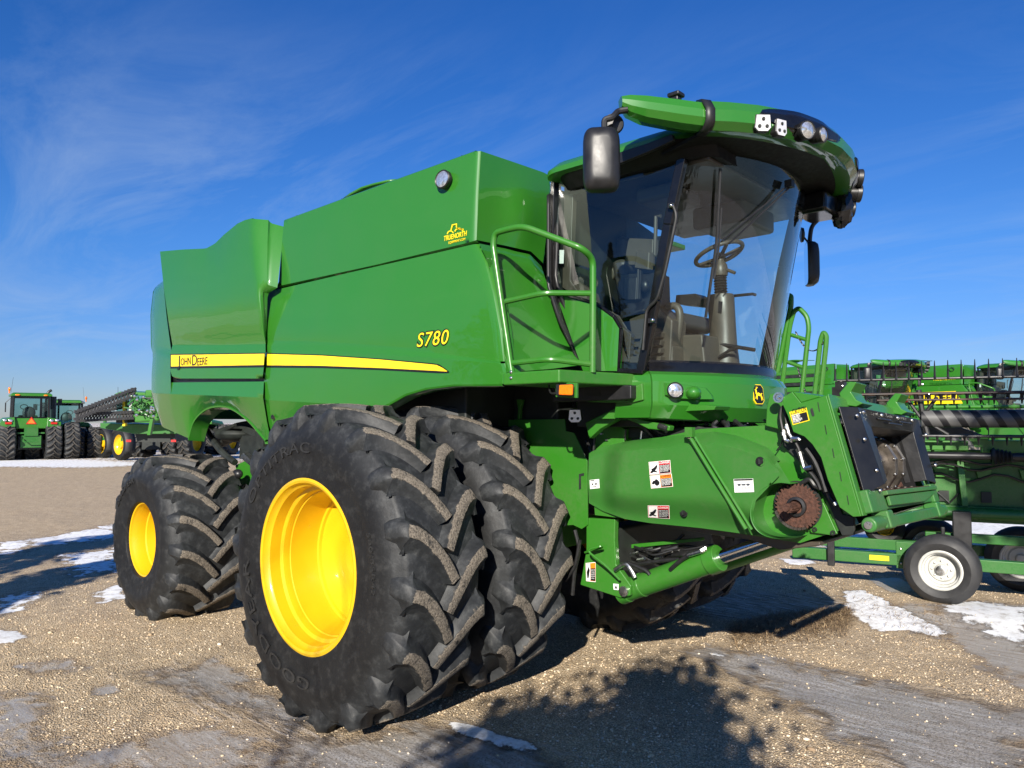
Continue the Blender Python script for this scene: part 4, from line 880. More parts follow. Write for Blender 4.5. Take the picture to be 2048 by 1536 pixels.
# ladder side: rails and chains beyond the cab
b=M(); yl=YC+1.62
def L(*p): return [UY(a,c,yl) for a,c in p]
b.tube(rounded(L((1540,760),(1571,606),(1574,590),(1582,592),(1582,612),(1555,745)),.05),.024,10); b.tube(rounded(L((1560,800),(1580,650),(1588,622),(1598,616),(1614,632),(1618,655),(1602,800)),.08),.022,10); b.tube(rounded(L((1628,800),(1641,680),(1647,664),(1653,672),(1652,690),(1640,800)),.05),.022,10)
for a,c in (((1553,690),(1566,695)),((1544,738),(1560,742)),((1583,670),(1614,680)),((1575,724),(1606,735))): b.tube(L(a,c),.018,8)
b.build('ladder_rail',GREENM,cb)
def chain(a,c,sag,n=16,parent=cb):
    b=M(); P=[a.lerp(c,i/n)-V(0,0,sag*4*(i/n)*(1-i/n)) for i in range(n+1)]
    for i in range(n):
        m=(P[i]+P[i+1])/2; d=(P[i+1]-P[i]); l=d.length*.72; d.normalize(); s=d.cross(V(0,0,1) if i%2 else V(1,0,.2)).normalized()
        b.tube([m+d*(l*math.cos(2*PI*k/10))+s*(.011*math.sin(2*PI*k/10)) for k in range(10)],.0045,5,closed=True)
    return b.build('safety_chain',BLACK,parent)
chain(*L((1592,665),(1650,680)),.13); chain(*L((1580,640),(1566,745)),.01); chain(*L((1594,728),(1622,800)),.06)
# ------------------------------------------------------------------ feeder house and front works
def poly(name,pts,y,th,mat,bevel=.006,axis='y',parent=None):
    b=M(); b.prism([(UY if axis=='y' else UX)(a,c,y) for a,c in pts],(0,th,0) if axis=='y' else (th,0,0)); return b.build(name,mat,parent or cb,bevel=bevel)
SC_=lambda X,Y:(1500+X/4.5175,760+Y/4.5175)
b=M(); b.prism([UY(a,c,-.64) for a,c in ((1180,905),(1400,858),(1545,850),(1640,890),(1712,1050),(1600,1086),(1400,1055),(1190,1030))],(0,.05,0)); b.prism([UY(a,c,-.64)+V(0,1.53,0) for a,c in ((1180,905),(1400,858),(1545,850),(1640,890),(1712,1050),(1600,1086),(1400,1055),(1190,1030))],(0,.05,0))
tp=[UY(a,c,-.64) for a,c in ((1180,905),(1400,858),(1545,850),(1640,890))]; b.grid([[p+V(0,k,-.004) for p in tp] for k in (.03,1.55)]); tp=[UY(a,c,-.64) for a,c in ((1712,1050),(1600,1086),(1400,1055),(1190,1030))]; b.grid([[p+V(0,k,.004) for p in tp] for k in (.03,1.55)]); b.build('feeder_house',GREENM,cb,ang=20)
b=M(); e=[UY(a,c,-.62) for a,c in ((1560,1078),(1690,1060))]; b.prism([UY(a,c,-.6) for a,c in ((1240,1036),(1400,1052),(1600,1082),(1640,1084),(1640,1092),(1560,1100),(1500,1080),(1400,1066))],(0,1.5,0)); b.build('feeder_floor_pan',BEIGED,cb,bevel=.008)
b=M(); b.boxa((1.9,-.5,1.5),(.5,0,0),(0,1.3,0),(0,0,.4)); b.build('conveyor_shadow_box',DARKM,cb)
# moulded side shield
gT=[(1178,906),(1205,893),(1262,881),(1390,867),(1428,863),(1470,871),(1530,896),(1554,922)]; gB=[(1178,1006),(1205,1022),(1250,1038),(1300,1046),(1400,1056),(1505,1070)]
gL=[(1178,906),(1176,960),(1178,1006)]; gR=[(1554,922),(1560,950),(1512,1000),(1505,1030),(1505,1070)]
GG=coons([V(*p,0) for p in gT],[V(*p,0) for p in gB],[V(*p,0) for p in gL],[V(*p,0) for p in gR],60,24)
def sst(a,b_,x): t=max(0,min(1,(x-a)/(b_-a))); return t*t*(3-2*t)
def shy(u,v): return -.655-.115*(.25+.75*sst(.08,.19,u))*sst(-.02,.13,v)*(1-.85*sst(.68,1.0,v))-.03*sst(.6,1,u)
def SH(u,v):
    a=min(59.999,max(0,u*60)); c=min(23.999,max(0,v*24)); i,j=int(a),int(c); f,g=a-i,c-j
    p=(GG[j][i]*(1-f)+GG[j][i+1]*f)*(1-g)+(GG[j+1][i]*(1-f)+GG[j+1][i+1]*f)*g
    return UY(p.x,p.y,shy(u,v))
b=M(); b.grid([[SH(i/60,j/24) for i in range(61)] for j in range(25)]); e=[SH(i/60,0) for i in range(61)]; b.grid([[p+V(0,k,-.002*k) for p in e] for k in (0,.04,.2)]); e=[SH(i/60,1) for i in range(61)]; b.grid([[p+V(0,k,0) for p in e] for k in (0,.05)])
ye=-.80; ac=[(1582,968),(1560,966),(1535,973),(1514,990),(1504,1013),(1503,1036),(1513,1058),(1532,1072),(1560,1078),(1592,1076)]
A=smooth([UY(*p,ye) for p in ac],4); b.grid([[p+Vector(o) for p in A] for o in ((-.012,.02,0),(-.006,-.002,0),(0,0,0),(.002,.16,0))])
gl=[UY(*p,ye+.03) for p in ((1554,922),(1582,968),(1560,966),(1535,973),(1520,985))]; b.add(gl,[(0,1,2,3,4)]); e=[SH(1,j/24) for j in range(8,25)]; 
b.grid([[p for p in resample(e,20)],[p+V(-.010,.015,0) for p in resample(A[8:36],20)]])
b.build('side_shield',GREENP,cb,ang=34)
# rod that holds the shield
b=M(); p0=SH(.5,.02); a=UY(1380,874,-.80); c=UY(1492,1058,-.80); b.tube([a,c],.013,8); b.tube([a+V(.035,0,.0),c+V(.035,0,0)],.009,8); b.box(a+V(0,0,.03),(.05,.04,.06)); b.build('shield_rod',GREENM,cb)
b=M(); b.tube([UY(1378,870,-.81)+V(.02*math.cos(t*.7),0,.02*math.sin(t*.7)) for t in range(9)],.005,6); b.build('retaining_clip',CHROME,cb)
for px_,py_ in ((1368,1025),(1521,923)):
    q=hit(SH,px_,py_); b=M(); b.lathe([(.028,.0),(.026,-.004),(.018,-.004),(.016,.004),(0,.004)],q+V(0,-.005,0),(0,-1,0),18); o=b.build('shield_latch',BLACK,cb); b=M(); b.box(q+V(0,-.012,0),(.012,.012,.03)); b.build('latch_key',DARKM,o)
# printed labels
def decal(name,c,items,S=None,y=None,off=.004):
    """c: the four corner pixels; items: (kind, uv..., material) laid on the sheet"""
    q=[(hit(S,*p) if S else UY(*p,y)) for p in c]; nrm=(q[1]-q[0]).cross(q[3]-q[0]).normalized()
    if nrm.y>0: nrm=-nrm
    def P(u,v,o): return q[0]*(1-u)*(1-v)+q[1]*u*(1-v)+q[2]*u*v+q[3]*(1-u)*v+nrm*(off+o)
    W=(q[1]-q[0]).length; H=(q[3]-q[0]).length; root=None; k=0
    for it in items:
        k+=1; o=.0004*k
        if it[0]=='r': b=M(); u0,v0,u1,v1=it[1]; b.add([P(u0,v0,o),P(u1,v0,o),P(u1,v1,o),P(u0,v1,o)],[(0,1,2,3)]); ob=b.build(name if root is None else 'print_block',it[2],cb if root is None else root,flat=True)
        elif it[0]=='p': b=M(); b.add([P(u,v,o) for u,v in it[1]],[tuple(range(len(it[1])))]); ob=b.build('print_symbol',it[2],root,flat=True)
        else:
            u,v,h=it[1]; ob=text('print_text',it[3],it[2],(0,0,0),(1,0,0),(0,0,1),h,root,extrude=0,offset=it[4] if len(it)>4 else 0,fit=min(.96-u,len(it[3])*.028+.06 if len(it[3])>7 else .96-u)*W,bend=lambda p:P(u+p.x/W,v-p.y/H,o))
        if root is None: root=ob
    return root
def lines(u,v0,dv,n,mat,h,rows): return [('t',(u,v0+i*dv,h),mat,rows[i]) for i in range(n)]
bird=[(.05,.55),(.14,.45),(.24,.40),(.36,.30),(.40,.40),(.34,.58),(.28,.66),(.38,.70),(.36,.76),(.22,.72),(.12,.74),(.10,.66),(.18,.62)]
bird=[(.04,.80),(.12,.66),(.10,.56),(.22,.48),(.36,.28),(.41,.34),(.36,.56),(.28,.70),(.40,.80),(.36,.86),(.22,.80),(.10,.88)]
def warn(c,col,head,S,extra,y=None):
    it=[('r',(0,0,1,1),WDEC),('r',(.02,.03,.98,.97),col),('r',(.04,.05,.46,.95),WDEC),('r',(.48,.30,.97,.95),BDEC),('p',extra,BDEC),('p',[(.50,.22),(.56,.22),(.53,.09)],WDEC if col is RDEC else BDEC),('t',(.585,.22,.021),WDEC if col is RDEC else BDEC,head,.0003)]
    it+=lines(.505,.42,.105,5,WDEC,.0145,['Keep hands away','from moving parts.','Stop engine and','remove key before','you service.'])
    return decal('warning_label',c,it,S,y)
warn(((1298,924),(1341,920),(1343,946),(1300,950)),RDEC,'DANGER',SH,bird); 
hand=[(.06,.60),(.14,.42),(.22,.40),(.26,.30),(.33,.34),(.40,.48),(.43,.62),(.38,.78),(.30,.84),(.22,.78),(.20,.66),(.10,.72)]
warn(((1300,951.5),(1344,947),(1347,973),(1303,977)),ODEC,'WARNING',SH,hand); warn(((1296,1010),(1339,1010),(1340,1037),(1297,1034)),RDEC,'DANGER',SH,bird)
decal('lubrication_label',((1468,958),(1507,957),(1509,984),(1470,985)),[('r',(0,0,1,1),WDEC),('r',(.02,.02,.98,.14),BDEC),('r',(.15,.42,.85,.46),BDEC),('r',(.2,.36,.34,.52),STEEL),('r',(.66,.36,.80,.52),STEEL),('r',(.42,.38,.58,.5),STEEL)]+lines(.36,.68,.09,3,BDEC,.008,['Lubricate chain','every 10 hours','with oil']),SH)
decal('lubrication_label',((1180,960),(1199,958),(1200,976),(1181,978)),[('r',(0,0,1,1),WDEC),('r',(.06,.06,.5,.16),BDEC),('r',(.2,.4,.36,.6),STEEL),('r',(.55,.4,.75,.6),STEEL),('r',(.3,.75,.7,.82),STEEL)],SH)
# sprocket
b=M(); sc=UY(1594,1013,-.735); n=36; pts=[]
for i in range(n):
    for r_,a in ((.116,0),(.116,.25),(.130,.45),(.130,.65)): t=2*PI*(i+a)/n; pts.append(sc+V(r_*math.cos(t),0,r_*math.sin(t)))
b.prism(pts,(0,.014,0)); sk=b.build('sprocket',RUST,cb,bevel=.002)
b=M(); b.lathe([(.055,0),(.055,-.02),(.04,-.024),(.038,0)],sc,(0,1,0),28); b.build('seal_ring',BLACK,sk); b=M(); b.cyl(sc+V(0,.05,0),sc+V(0,-.13,0),.024,18); 
for i in range(12): t=2*PI*i/12; b.boxa(sc+V(.024*math.cos(t)-.003,-.125,.024*math.sin(t)-.003),(.006,0,0),(0,.09,0),(0,0,.006))
b.cyl(sc+V(0,-.13,0),sc+V(0,-.16,0),.016,14); b.build('drive_shaft',RUST,sk)
b=M(); b.lathe([(.14,0),(0,.001)],sc+V(-.02,.06,0),(0,1,0),32); b.build('sprocket_recess',DARKM,cb)
b=M(); r0=.124
for i in range(9): t=R(200+i*11); b.box(sc+V(r0*math.cos(t),.006,r0*math.sin(t)),(.022,.03,.014),Matrix.Rotation(-t-PI/2,3,'Y'))
b.build('roller_chain',WORN,cb)
# inner plates
poly('access_plate',[SC_(*p) for p in ((625,1120),(660,1100),(790,1390),(740,1405),(545,1380),(540,1350),(600,1180))],-.668,.02,GREENM)
b=M()
for p in ((585,1350),(750,1380)): b.lathe([(.014,0),(.013,-.008),(.006,-.008),(.006,0)],UY(*SC_(*p),-.67),(0,1,0),12)
b.build('bolt',DARKM,cb)
poly('pivot_bracket',[SC_(*p) for p in ((175,130),(215,120),(300,130),(320,460),(140,415),(150,250))],-.69,.04,GREENM)
b=M(); b.lathe([(.03,0),(.03,-.012),(.02,-.012),(.018,-.004),(.008,-.004),(.008,-.02),(0,-.02)],UY(*SC_(262,158),-.80),(0,1,0),20); b.build('pivot_pin',CHROME,cb)
poly('channel_plate',[SC_(*p) for p in ((240,230),(330,200),(430,470),(560,540),(680,760),(760,1000),(830,1210),(940,1240),(945,1400),(830,1405),(700,1100),(560,880),(430,720),(300,600))],-.66,.02,DARKM,.003)
# face plate, side cheek
ck=[SC_(*p) for p in ((292,160),(380,105),(460,205),(655,148),(690,140),(1005,1232),(930,1237),(808,1150),(700,900),(640,700),(560,580),(490,512),(390,470),(345,335),(300,235))]
poly('face_cheek',ck,-.80,.016,GREENM,.004); 
# cheek flange and face frame in the sloping front plane
p0=UY(*SC_(690,140),-.80); p1=UY(*SC_(1005,1232),-.80); dn=(p1-p0); fx=dn.normalized(); fy=V(-.03,1,-.04).normalized(); fn=fy.cross(fx)
if fn.x<0: fn=-fn
def F(y,s,o=0): return p0+fy*y+dn*s+fn*o            # y across from the near cheek, s down, o forwards
FW=1.62
b=M(); b.boxa(F(0.0,0,.0),fy*.07,dn*1.0,fn*.012); b.boxa(F(FW-.07,0,0),fy*.07,dn,fn*.012); b.build('face_flange',GREENM,cb,bevel=.004)
b=M(); b.boxa(F(.07,.0,-.02),fy*(FW-.14),dn*.13,fn*.03); b.boxa(F(.05,-.02,-.18),fy*(FW-.1),dn*.03,fn*.18); b.build('face_top_beam',GREENM,cb,bevel=.006)
poly('top_gusset',[SC_(*p) for p in ((380,105),(460,205),(655,148))],-.80,.25,GREENM)
for y in (.30,1.26):
    b=M(); 
    pr=[(-.02,-.04),(.05,-.09),(.09,-.075),(.045,-.03),(.06,.02),(.09,.05),(.05,.06),(-.02,.03)]
    b.prism([F(y,0,0)+fn*o+fx*s for o,s in pr],fy*.20); b.build('header_hook',GREENM,cb,bevel=.006)
# black liner
LN=plain('black_liner',(.009,.009,.010),.34,var=.4,scale=6,bump=.15)
b=M()
outer=[(.07,.10),(FW-.07,.10),(FW-.07,.86),(.07,.86)]; 
def ring(a,s): return [F(*q) for q in a]
o1=[(.08,.10,.02),(FW-.03,.10,.02),(FW-.03,.84,.02),(.08,.84,.02)]
o2=[(.16,.13,.09),(FW-.06,.13,.07),(FW-.06,.80,.06),(.20,.78,.10)]
o3=[(.46,.25,.05),(FW-.15,.25,.04),(FW-.15,.76,.03),(.46,.74,.05)]
o4=[(.44,.26,-.10),(FW-.17,.26,-.10),(FW-.17,.75,-.10),(.44,.75,-.10)]
for a,c in ((o1,o2),(o2,o3),(o3,o4)):
    A_=[F(*q) for q in a]; C_=[F(*q) for q in c]
    for i in (0,1,3):
        j=(i+1)%4; b.grid([resample([A_[i],A_[j]],10),resample([C_[i],C_[j]],10)])
b.build('mouth_liner',LN,cb,bevel=.012,solid=.012,ang=30)
b=M()
for y,s in ((.25,.16),(.6,.16),(.95,.16),(1.3,.16),(.11,.2),(.12,.4),(.17,.66),(.24,.82),(FW-.055,.3),(FW-.055,.62)): b.lathe([(.012,0),(.010,.008),(.005,.01),(0,.014)],F(y,s,.06+.03*(s<.7)),fn,10)
b.build('liner_bolt',STEEL,cb)
b=M()
for y0,y1,s in ((.55,.82,.185),(.75,1.05,.215),(1.02,1.3,.185)): b.boxa(F(y0,s,.075),fy*(y1-y0),dn*.014,fn*.012)
b.build('liner_rib',BLACK,cb,bevel=.003)
# mouth: drum with riveted bands, floor, side walls
b=M(); b.boxa(F(.40,.2,-.6),fy*(FW-.6),dn*.62,fn*.02); b.boxa(F(FW-.17,.2,-.6),fy*.02,dn*.65,fn*.56); b.boxa(F(.34,.2,-.6),fy*.02,dn*.6,fn*.5); b.boxa(F(.40,.18,-.6),fy*(FW-.6),dn*.02,fn*.56); b.build('mouth_throat',MATTB,cb)
dc=F(0,.52,-.22); DR=plain('polished_drum',(.13,.115,.105),.22,metal=.9,var=.6,scale=5)
b=M(); b.cyl(dc+fy*.42,dc+fy*1.43,.150,40); dr=b.build('feeder_drum',DR,cb)
b=M()
for y in (1.13,1.32): b.lathe([(.150,-.03),(.190,-.03),(.194,-.026),(.194,.026),(.190,.03),(.150,.03)],dc+fy*y,fy,12)
b.build('drum_band',WORN,dr,ang=20)
b=M()
for y in (1.13,1.32):
    for k in range(12): t=2*PI*(k+.5)/12; b.ell(dc+fy*(y-.032)+V(.19*math.cos(t),0,.19*math.sin(t)),(.009,.006,.009),8,5)
b.build('band_rivet',STEEL,dr)
b=M(); b.boxa(F(.30,.80,-.42),fy*(FW-.42),fn*.46+fx*.01,fx*.015); b.build('mouth_floor',RUST,cb)
b=M()
for i in range(7):
    for k in (0,.1): b.ell(F(.42+i*.16,.795,-.05-k),(.013,.013,.006),8,5)
b.build('floor_bolt',WORN,cb)
b=M(); b.prism([F(1.30,.78,-.2),F(1.40,.62,-.16),F(1.47,.78,-.10)],fy*.03); b.build('chain_guide',RUST,cb,bevel=.01)
b=M(); b.boxa(F(.34,.825,-.06),fy*(FW-.44),dn*.04,fn*.13); b.boxa(F(.36,.868,-.03),fy*(FW-.48),dn*.11,fn*.06); b.prism([F(.40,.87,.035),F(1.5,.87,.035),F(1.5,.90,.035),F(1.16,.965,.035),F(.40,.955,.035)],fn*.02); b.build('sill_beam',GREEND,cb,bevel=.006)
b=M(); b.boxa(F(.05,.80,.0),fy*.28,dn*.19,fn*.05); b.boxa(F(FW-.16,.80,.0),fy*.12,dn*.19,fn*.05); b.build('sill_corner',GREEND,cb,bevel=.01)
rc0=F(-.0,1.075,.03); b=M(); b.boxa(F(.16,1.03,-.005),fy*(FW-.24),dn*.10,fn*.075); b.cyl(rc0-fy*.02,rc0+fy*.20,.040,24); b.cyl(rc0+fy*(FW-.12),rc0+fy*(FW+.05),.036,24); b.boxa(F(.20,.985,-.01),fy*.10,dn*.15,fn*.09); b.boxa(F(FW-.28,.985,-.01),fy*.09,dn*.15,fn*.09); b.build('lock_bar',GREEND,cb,bevel=.012)
b=M(); b.lathe([(.022,0),(.02,-.012),(0,-.013)],rc0+V(0,-.02,0),(0,1,0),16); b.build('lock_pin',STEEL,cb)
# slots in the cheek
b=M()
for X,Y in ((620,243),(684,448),(752,660),(818,872),(884,1085)):
    a=UY(*SC_(X-7,Y-42),-.801); c=UY(*SC_(X+9,Y+42),-.801); d=(c-a).normalized()*.0; b.prism([UY(*SC_(X-9,Y-42),-.8015),UY(*SC_(X-3,Y-42),-.8015),UY(*SC_(X+12,Y+42),-.8015),UY(*SC_(X+6,Y+42),-.8015)],(0,-.002,0))
b.prism([UY(*SC_(x,y),-.8015) for x,y in ((548,262),(556,254),(566,256),(580,300),(582,322),(572,328),(562,322),(550,284))],(0,-.003,0)); b.build('cheek_slot',DARKM,cb,flat=True)
decal('caution_label',(SC_(356,290),SC_(512,250),SC_(540,366),SC_(388,408)),[('r',(0,0,1,1),YDEC),('r',(.05,.30,.95,.94),BDEC),('p',[(.06,.24),(.16,.24),(.11,.08)],BDEC),('t',(.19,.25,.044),BDEC,'CAUTION',.0006)]+lines(.09,.44,.115,5,WDEC,.027,['Avoid crushing','injury. Block','header. Stay','clear when engine','is running.']),None,-.802,.0015)
# hoses and fittings behind the cheek
b=M()
def H(*p,y=-.74): return smooth([UY(*SC_(*q),y) for q in p],6)
b.tube(H((285,240),(275,330),(290,420),(305,480)),.010,8); b.tube(H((300,230),(315,300),(328,380),(335,430)),.010,8); b.tube(H((415,570),(440,620),(455,670)),.009,8); b.tube(H((300,970),(420,960),(530,900),(590,960),(670,985),y=-.70),.014,8); b.tube(H((240,640),(280,580),(300,520),y=-.70),.004,6); b.tube(H((700,1000),(720,1060),(770,1120),y=-.70),.012,8); b.tube(H((500,790),(560,850),(610,920),(640,990),y=-.71),.012,8); b.tube(H((510,620),(580,720),(650,880),(690,1010),y=-.72),.016,8); b.build('hydraulic_hose',RUBH,cb)
b=M()
def J(a,c,r_=.013,y=-.75): b.tube([UY(*SC_(*a),y),UY(*SC_(*c),y)],r_,8)
J((302,450),(318,540)); J((330,400),(352,480)); J((352,480),(385,530),.011); J((318,540),(355,555),.012); J((375,530),(440,530),.014); J((395,510),(370,560),.010); J((450,650),(475,740),.014); J((475,740),(490,800),.012); J((490,800),(560,785),.013); J((765,1105),(780,1130),.014); J((325,420),(340,440),.016); J((300,470),(305,500),.016); J((440,520),(452,545),.012); J((468,760),(500,770),.009); b.build('hose_fitting',STEEL,cb)
# ---- lift cylinder, brackets, guard plate
yc_=-.50
b=M(); a=UY(1246,1183,yc_); c=UY(1432,1118,yc_); d=(c-a).normalized(); b.cyl(a+d*.02,c,.078,32); b.cyl(c-d*.06,c+d*.03,.086,32); b.cyl(a+d*.16,a+d*.185,.083,32); b.cyl(a-d*.02,a+d*.05,.085,28); lc_=b.build('lift_cylinder',GREENM,cb,bevel=.006)
b=M(); b.cyl(c+d*.03,UY(1548,1078,yc_),.042,24); b.build('cylinder_rod',CHROME,lc_)
b=M(); o=V(0,1.30,0); b.cyl(a+o,c+o,.078,24); b.cyl(c+o,UY(1548,1078,yc_)+o,.042,20); b.build('lift_cylinder',GREENM,cb)
b=M(); b.lathe([(.035,-.06),(.035,.0),(.012,.004),(0,.004)],UY(1246,1183,-.62),(0,-1,0),20); b.build('pivot_pin',STEEL,cb)
poly('axle_bracket',[(1172,1036),(1230,1038),(1229,1080),(1232,1130),(1262,1172),(1260,1192),(1240,1196),(1160,1170),(1172,1100)],-.60,.05,GREENM,.008)
poly('axle_bracket',[(1172,1036),(1230,1038),(1229,1080),(1232,1130),(1262,1172),(1260,1192),(1240,1196),(1160,1170),(1172,1100)],-.38,.04,GREENM,.008)
b=M(); b.boxa(UY(1180,1052,-.55),(.22,0,0),(0,1.4,0),(0,0,-.45)); b.build('front_frame',DARKM,cb,bevel=.02)
b=M(); b.tube(rounded([UY(1170,1105,-.62),UY(1205,1095,-.66),UY(1203,1092,-.70),UY(1172,1100,-.72),UY(1210,1130,-.70),UY(1240,1160,-.66)],.05),.008,8); b.build('grab_handle',GREENM,cb)
warn(((1172,1126),(1192,1124),(1192,1164),(1173,1162)),ODEC,'',None,[(.1,.5),(.3,.2),(.42,.4),(.3,.8),(.15,.85)],-.603)
decal('small_label',((1227,1167),(1238,1168),(1238,1180),(1228,1179)),[('r',(0,0,1,1),WDEC),('p',[(.2,.8),(.8,.8),(.5,.2)],BDEC)],None,-.603)
b=M()
for P in (((1230,1140),(1250,1128),(1262,1140),(1270,1155)),): b.tube(smooth([UY(*q,-.62) for q in P],6),.016,10)
b.tube([UY(1376,1110,-.58),UY(1402,1102,-.58)],.016,10); b.tube([UY(1402,1102,-.58),UY(1412,1096,-.56)],.02,10); b.build('hose_elbow',STEEL,cb)
b=M()
for P,y in ((((1255,1125),(1290,1140),(1300,1150)),-.56),(((1265,1130),(1320,1122),(1360,1118)),-.5),(((1340,1140),(1360,1122),(1378,1110)),-.58),(((1280,1110),(1330,1128),(1400,1110)),-.4),(((1150,1060),(1158,1100),(1150,1140),(1145,1190)),-.66),(((1160,1080),(1150,1130),(1130,1160)),-.68)): b.tube(smooth([UY(*q,y) for q in P],6),.014,8)
b.build('hydraulic_hose',RUBH,cb)
b=M()
for p in ((1262,1108),(1290,1100),(1330,1105),(1350,1112),(1310,1118),(1275,1120)): b.tube([UY(*p,-.45),UY(p[0]+14,p[1]-3,-.45)],.012,8)
b.build('hose_fitting',STEEL,cb)
poly('front_guard_plate',[(985,840),(1129,838),(1131,862),(1148,866),(1160,892),(1174,922),(1175,1050),(1163,1058),(1146,1050),(985,1062)],-.615,.012,GREENM,.002)
b=M(); b.prism([UY(x,y,-.617) for x,y in ((1158,948),(1168,946),(1168,951),(1162,952),(1162,978),(1158,979))],(0,-.002,0)); b.build('plate_slot',DARKM,cb,flat=True)
b=M(); b.boxa((.35,-.36,1.99),(.75,0,0),(0,.1,0),(0,0,.16)); b.build('wheel_house_beam',GREENM,cb,bevel=.01)
poly('stay',[(1033,799),(1045,799),(1040,818),(1039,838),(1035,838),(1036,818)],-.62,.03,GREENM,.002)
poly('upright_post',[(1188,900),(1190,868),(1205,850),(1235,850),(1250,858),(1248,885),(1240,905),(1200,915)],-.50,.10,GREENM,.008)
b=M()
for x,y in ((1204,868),(1214,880),(1224,892)): b.box(UY(x,y,-.505),(.02,.02,.01)); 
b.build('bolt',STEEL,cb)
b=M(); b.tube([UY(1186,915,-.56),UY(1190,870,-.56)],.010,8); b.tube(smooth([UY(1172,880,-.55),UY(1182,905,-.58),UY(1176,930,-.58)],5),.012,8); b.tube([UY(1250,880,-.5),UY(1252,858,-.5)],.006,6); b.build('hydraulic_hose',RUBH,cb)
# lamps and arms under the platform
poly('control_box',[(1104,768),(1262,770),(1262,798),(1240,800),(1104,804)],-.86,.1,BLACK,.01)
b=M(); b.prism([UY(x,y,-.862) for x,y in ((1174,784),(1200,784),(1200,792),(1174,792))],(0,-.002,0)); b.build('maker_plate',DARKM,cb,flat=True)
poly('lamp_bracket',[(1111,764),(1153,766),(1153,796),(1111,794)],-1.36,.02,GREENM,.003)
b=M(); b.prism([UY(x,y,-1.38) for x,y in ((1117,768),(1149,768),(1149,794),(1117,792))],(0,-.03,0)); al=b.build('indicator_lamp',BLACK,cb,bevel=.008); b=M(); b.prism([UY(x,y,-1.41) for x,y in ((1122,770),(1148,769),(1147,791),(1121,790))],(0,-.022,0)); b.build('amber_lens',AMBER,al,bevel=.008)
b=M(); b.tube(smooth([UY(1116,785,-1.37),UY(1102,786,-1.37),UY(1098,772,-1.34),UY(1102,762,-1.34)],5),.006,6); b.build('lamp_wire',RUBH,cb)
led('work_lamp',UY(1150,832,-.80),V(.45,-.88,-.05),V(0,0,1),.088,.085); b=M(); b.tube([UY(1150,818,-.76),UY(1148,800,-.72)],.015,8); b.build('lamp_stalk',BLACK,cb)
poly('nose_bracket',[(1260,776),(1284,766),(1286,800),(1262,806),(1170,804),(1240,792)],-.80,.04,GREENM,.006)
b=M()
for x in (1234,1253): b.box(UY(x,800,-.803),(.012,.004,.012))
b.build('bracket_hole',DARKM,cb)
poly('lever_arm',[(1170,845),(1228,817),(1240,816),(1278,838),(1340,852),(1338,862),(1296,858),(1272,846),(1252,838),(1240,836),(1200,858),(1178,878)],-.70,.06,GREENM,.008)
b=M(); b.tube([UY(1318,852,-.69),UY(1336,858,-.69)],.022,10); b.build('lever_grip',RUBH,cb)
poly('slide_arm',[(1250,820),(1268,808),(1302,806),(1304,818),(1358,816),(1362,824),(1348,834),(1306,832),(1300,838),(1262,842)],-.62,.10,GREENM,.008)
poly('nose_step',[(1348,822),(1368,812),(1378,808),(1432,812),(1428,820),(1380,822),(1352,826)],-.60,.2,GREENM,.004)
b=M(); b.boxa((1.1,-.45,1.82),(.9,0,0),(0,1.2,0),(0,0,.08)); b.boxa((1.0,-.58,1.9),(.62,0,0),(0,1.4,0),(0,0,.28)); b.build('cab_subframe',DARKM,cb,bevel=.01)
b=M()
for i,(x,y) in enumerate(((1310,840),(1345,836),(1400,832),(1440,838),(1470,842))): b.tube(smooth([UY(x,y,-.3),UY(x+14,y+16,-.35),UY(x-6,y+34,-.3)],5),.016,8)
b.build('hydraulic_hose',RUBH,cb)
b=M(); b.tube([UY(1284,862,-.45),UY(1282,878,-.45)],.012,8); b.tube([UY(1562,868,-.62),UY(1500,855,-.6)],.006,6); b.build('breather_pipe',STEEL,cb)

r5=random.Random(8); b=M()
for i in range(16):
    x=1265+r5.random()*270; y=838+r5.random()*14; d_=-.55+r5.random()*.35
    b.tube(smooth([UY(x,y,d_),UY(x+r5.uniform(-18,26),y+r5.uniform(4,16),d_-.03),UY(x+r5.uniform(-30,44),y+r5.uniform(10,30),d_)],5),r5.choice((.008,.011,.015)),7)
for i in range(14):
    x=1240+r5.random()*150; y=1080+r5.random()*50; d_=-.5+r5.random()*.3
    b.tube(smooth([UY(x,y,d_),UY(x+r5.uniform(10,50),y+r5.uniform(-14,18),d_-.03),UY(x+r5.uniform(30,110),y+r5.uniform(-20,20),d_)],5),r5.choice((.008,.012,.016)),7)
b.build('hydraulic_hose',RUBH,cb)
for pts in (((1300,862),(1330,850),(1420,846),(1430,852),(1332,860)),((1250,1090),(1400,1076),(1402,1082),(1252,1098))): poly('cross_link',pts,-.35,.06,GREENM,.004)
# ------------------------------------------------------------------ header on its transport trailer
T_=V(.961,.276,0); N_=V(.276,-.961,0); O_=V(1.9,4.33,0)
def HP(s,z,o=0): return O_+T_*s+V(0,0,z)+N_*o            # s along the header, o towards the viewer
def bx(b,s0,s1,z0,z1,o,d): b.boxa(HP(s0,z0,o),T_*(s1-s0),N_*d,V(0,0,z1-z0))
DGR=paint('green_dull_paint',(.016,.12,.015),rough=.5,coat=.4,dirt=.3,croug=.25)
tr=thing('header_trailer','long low green transport trailer with a white wheel, carrying the crop header','trailer',HP(1.2,0,-.3))
b=M(); bx(b,-1.25,3.2,.33,.46,-.05,.10); bx(b,-1.25,3.2,.33,.46,-1.15,.10); b.build('trailer_beam',DGR,tr,bevel=.01)
b=M(); bx(b,.15,3.2,.60,.70,-.25,.09); b.build('upper_rail',DGR,tr,bevel=.01)
b=M(); bx(b,-.15,.12,.30,.60,.0,.05); b.build('axle_plate',DGR,tr,bevel=.01)
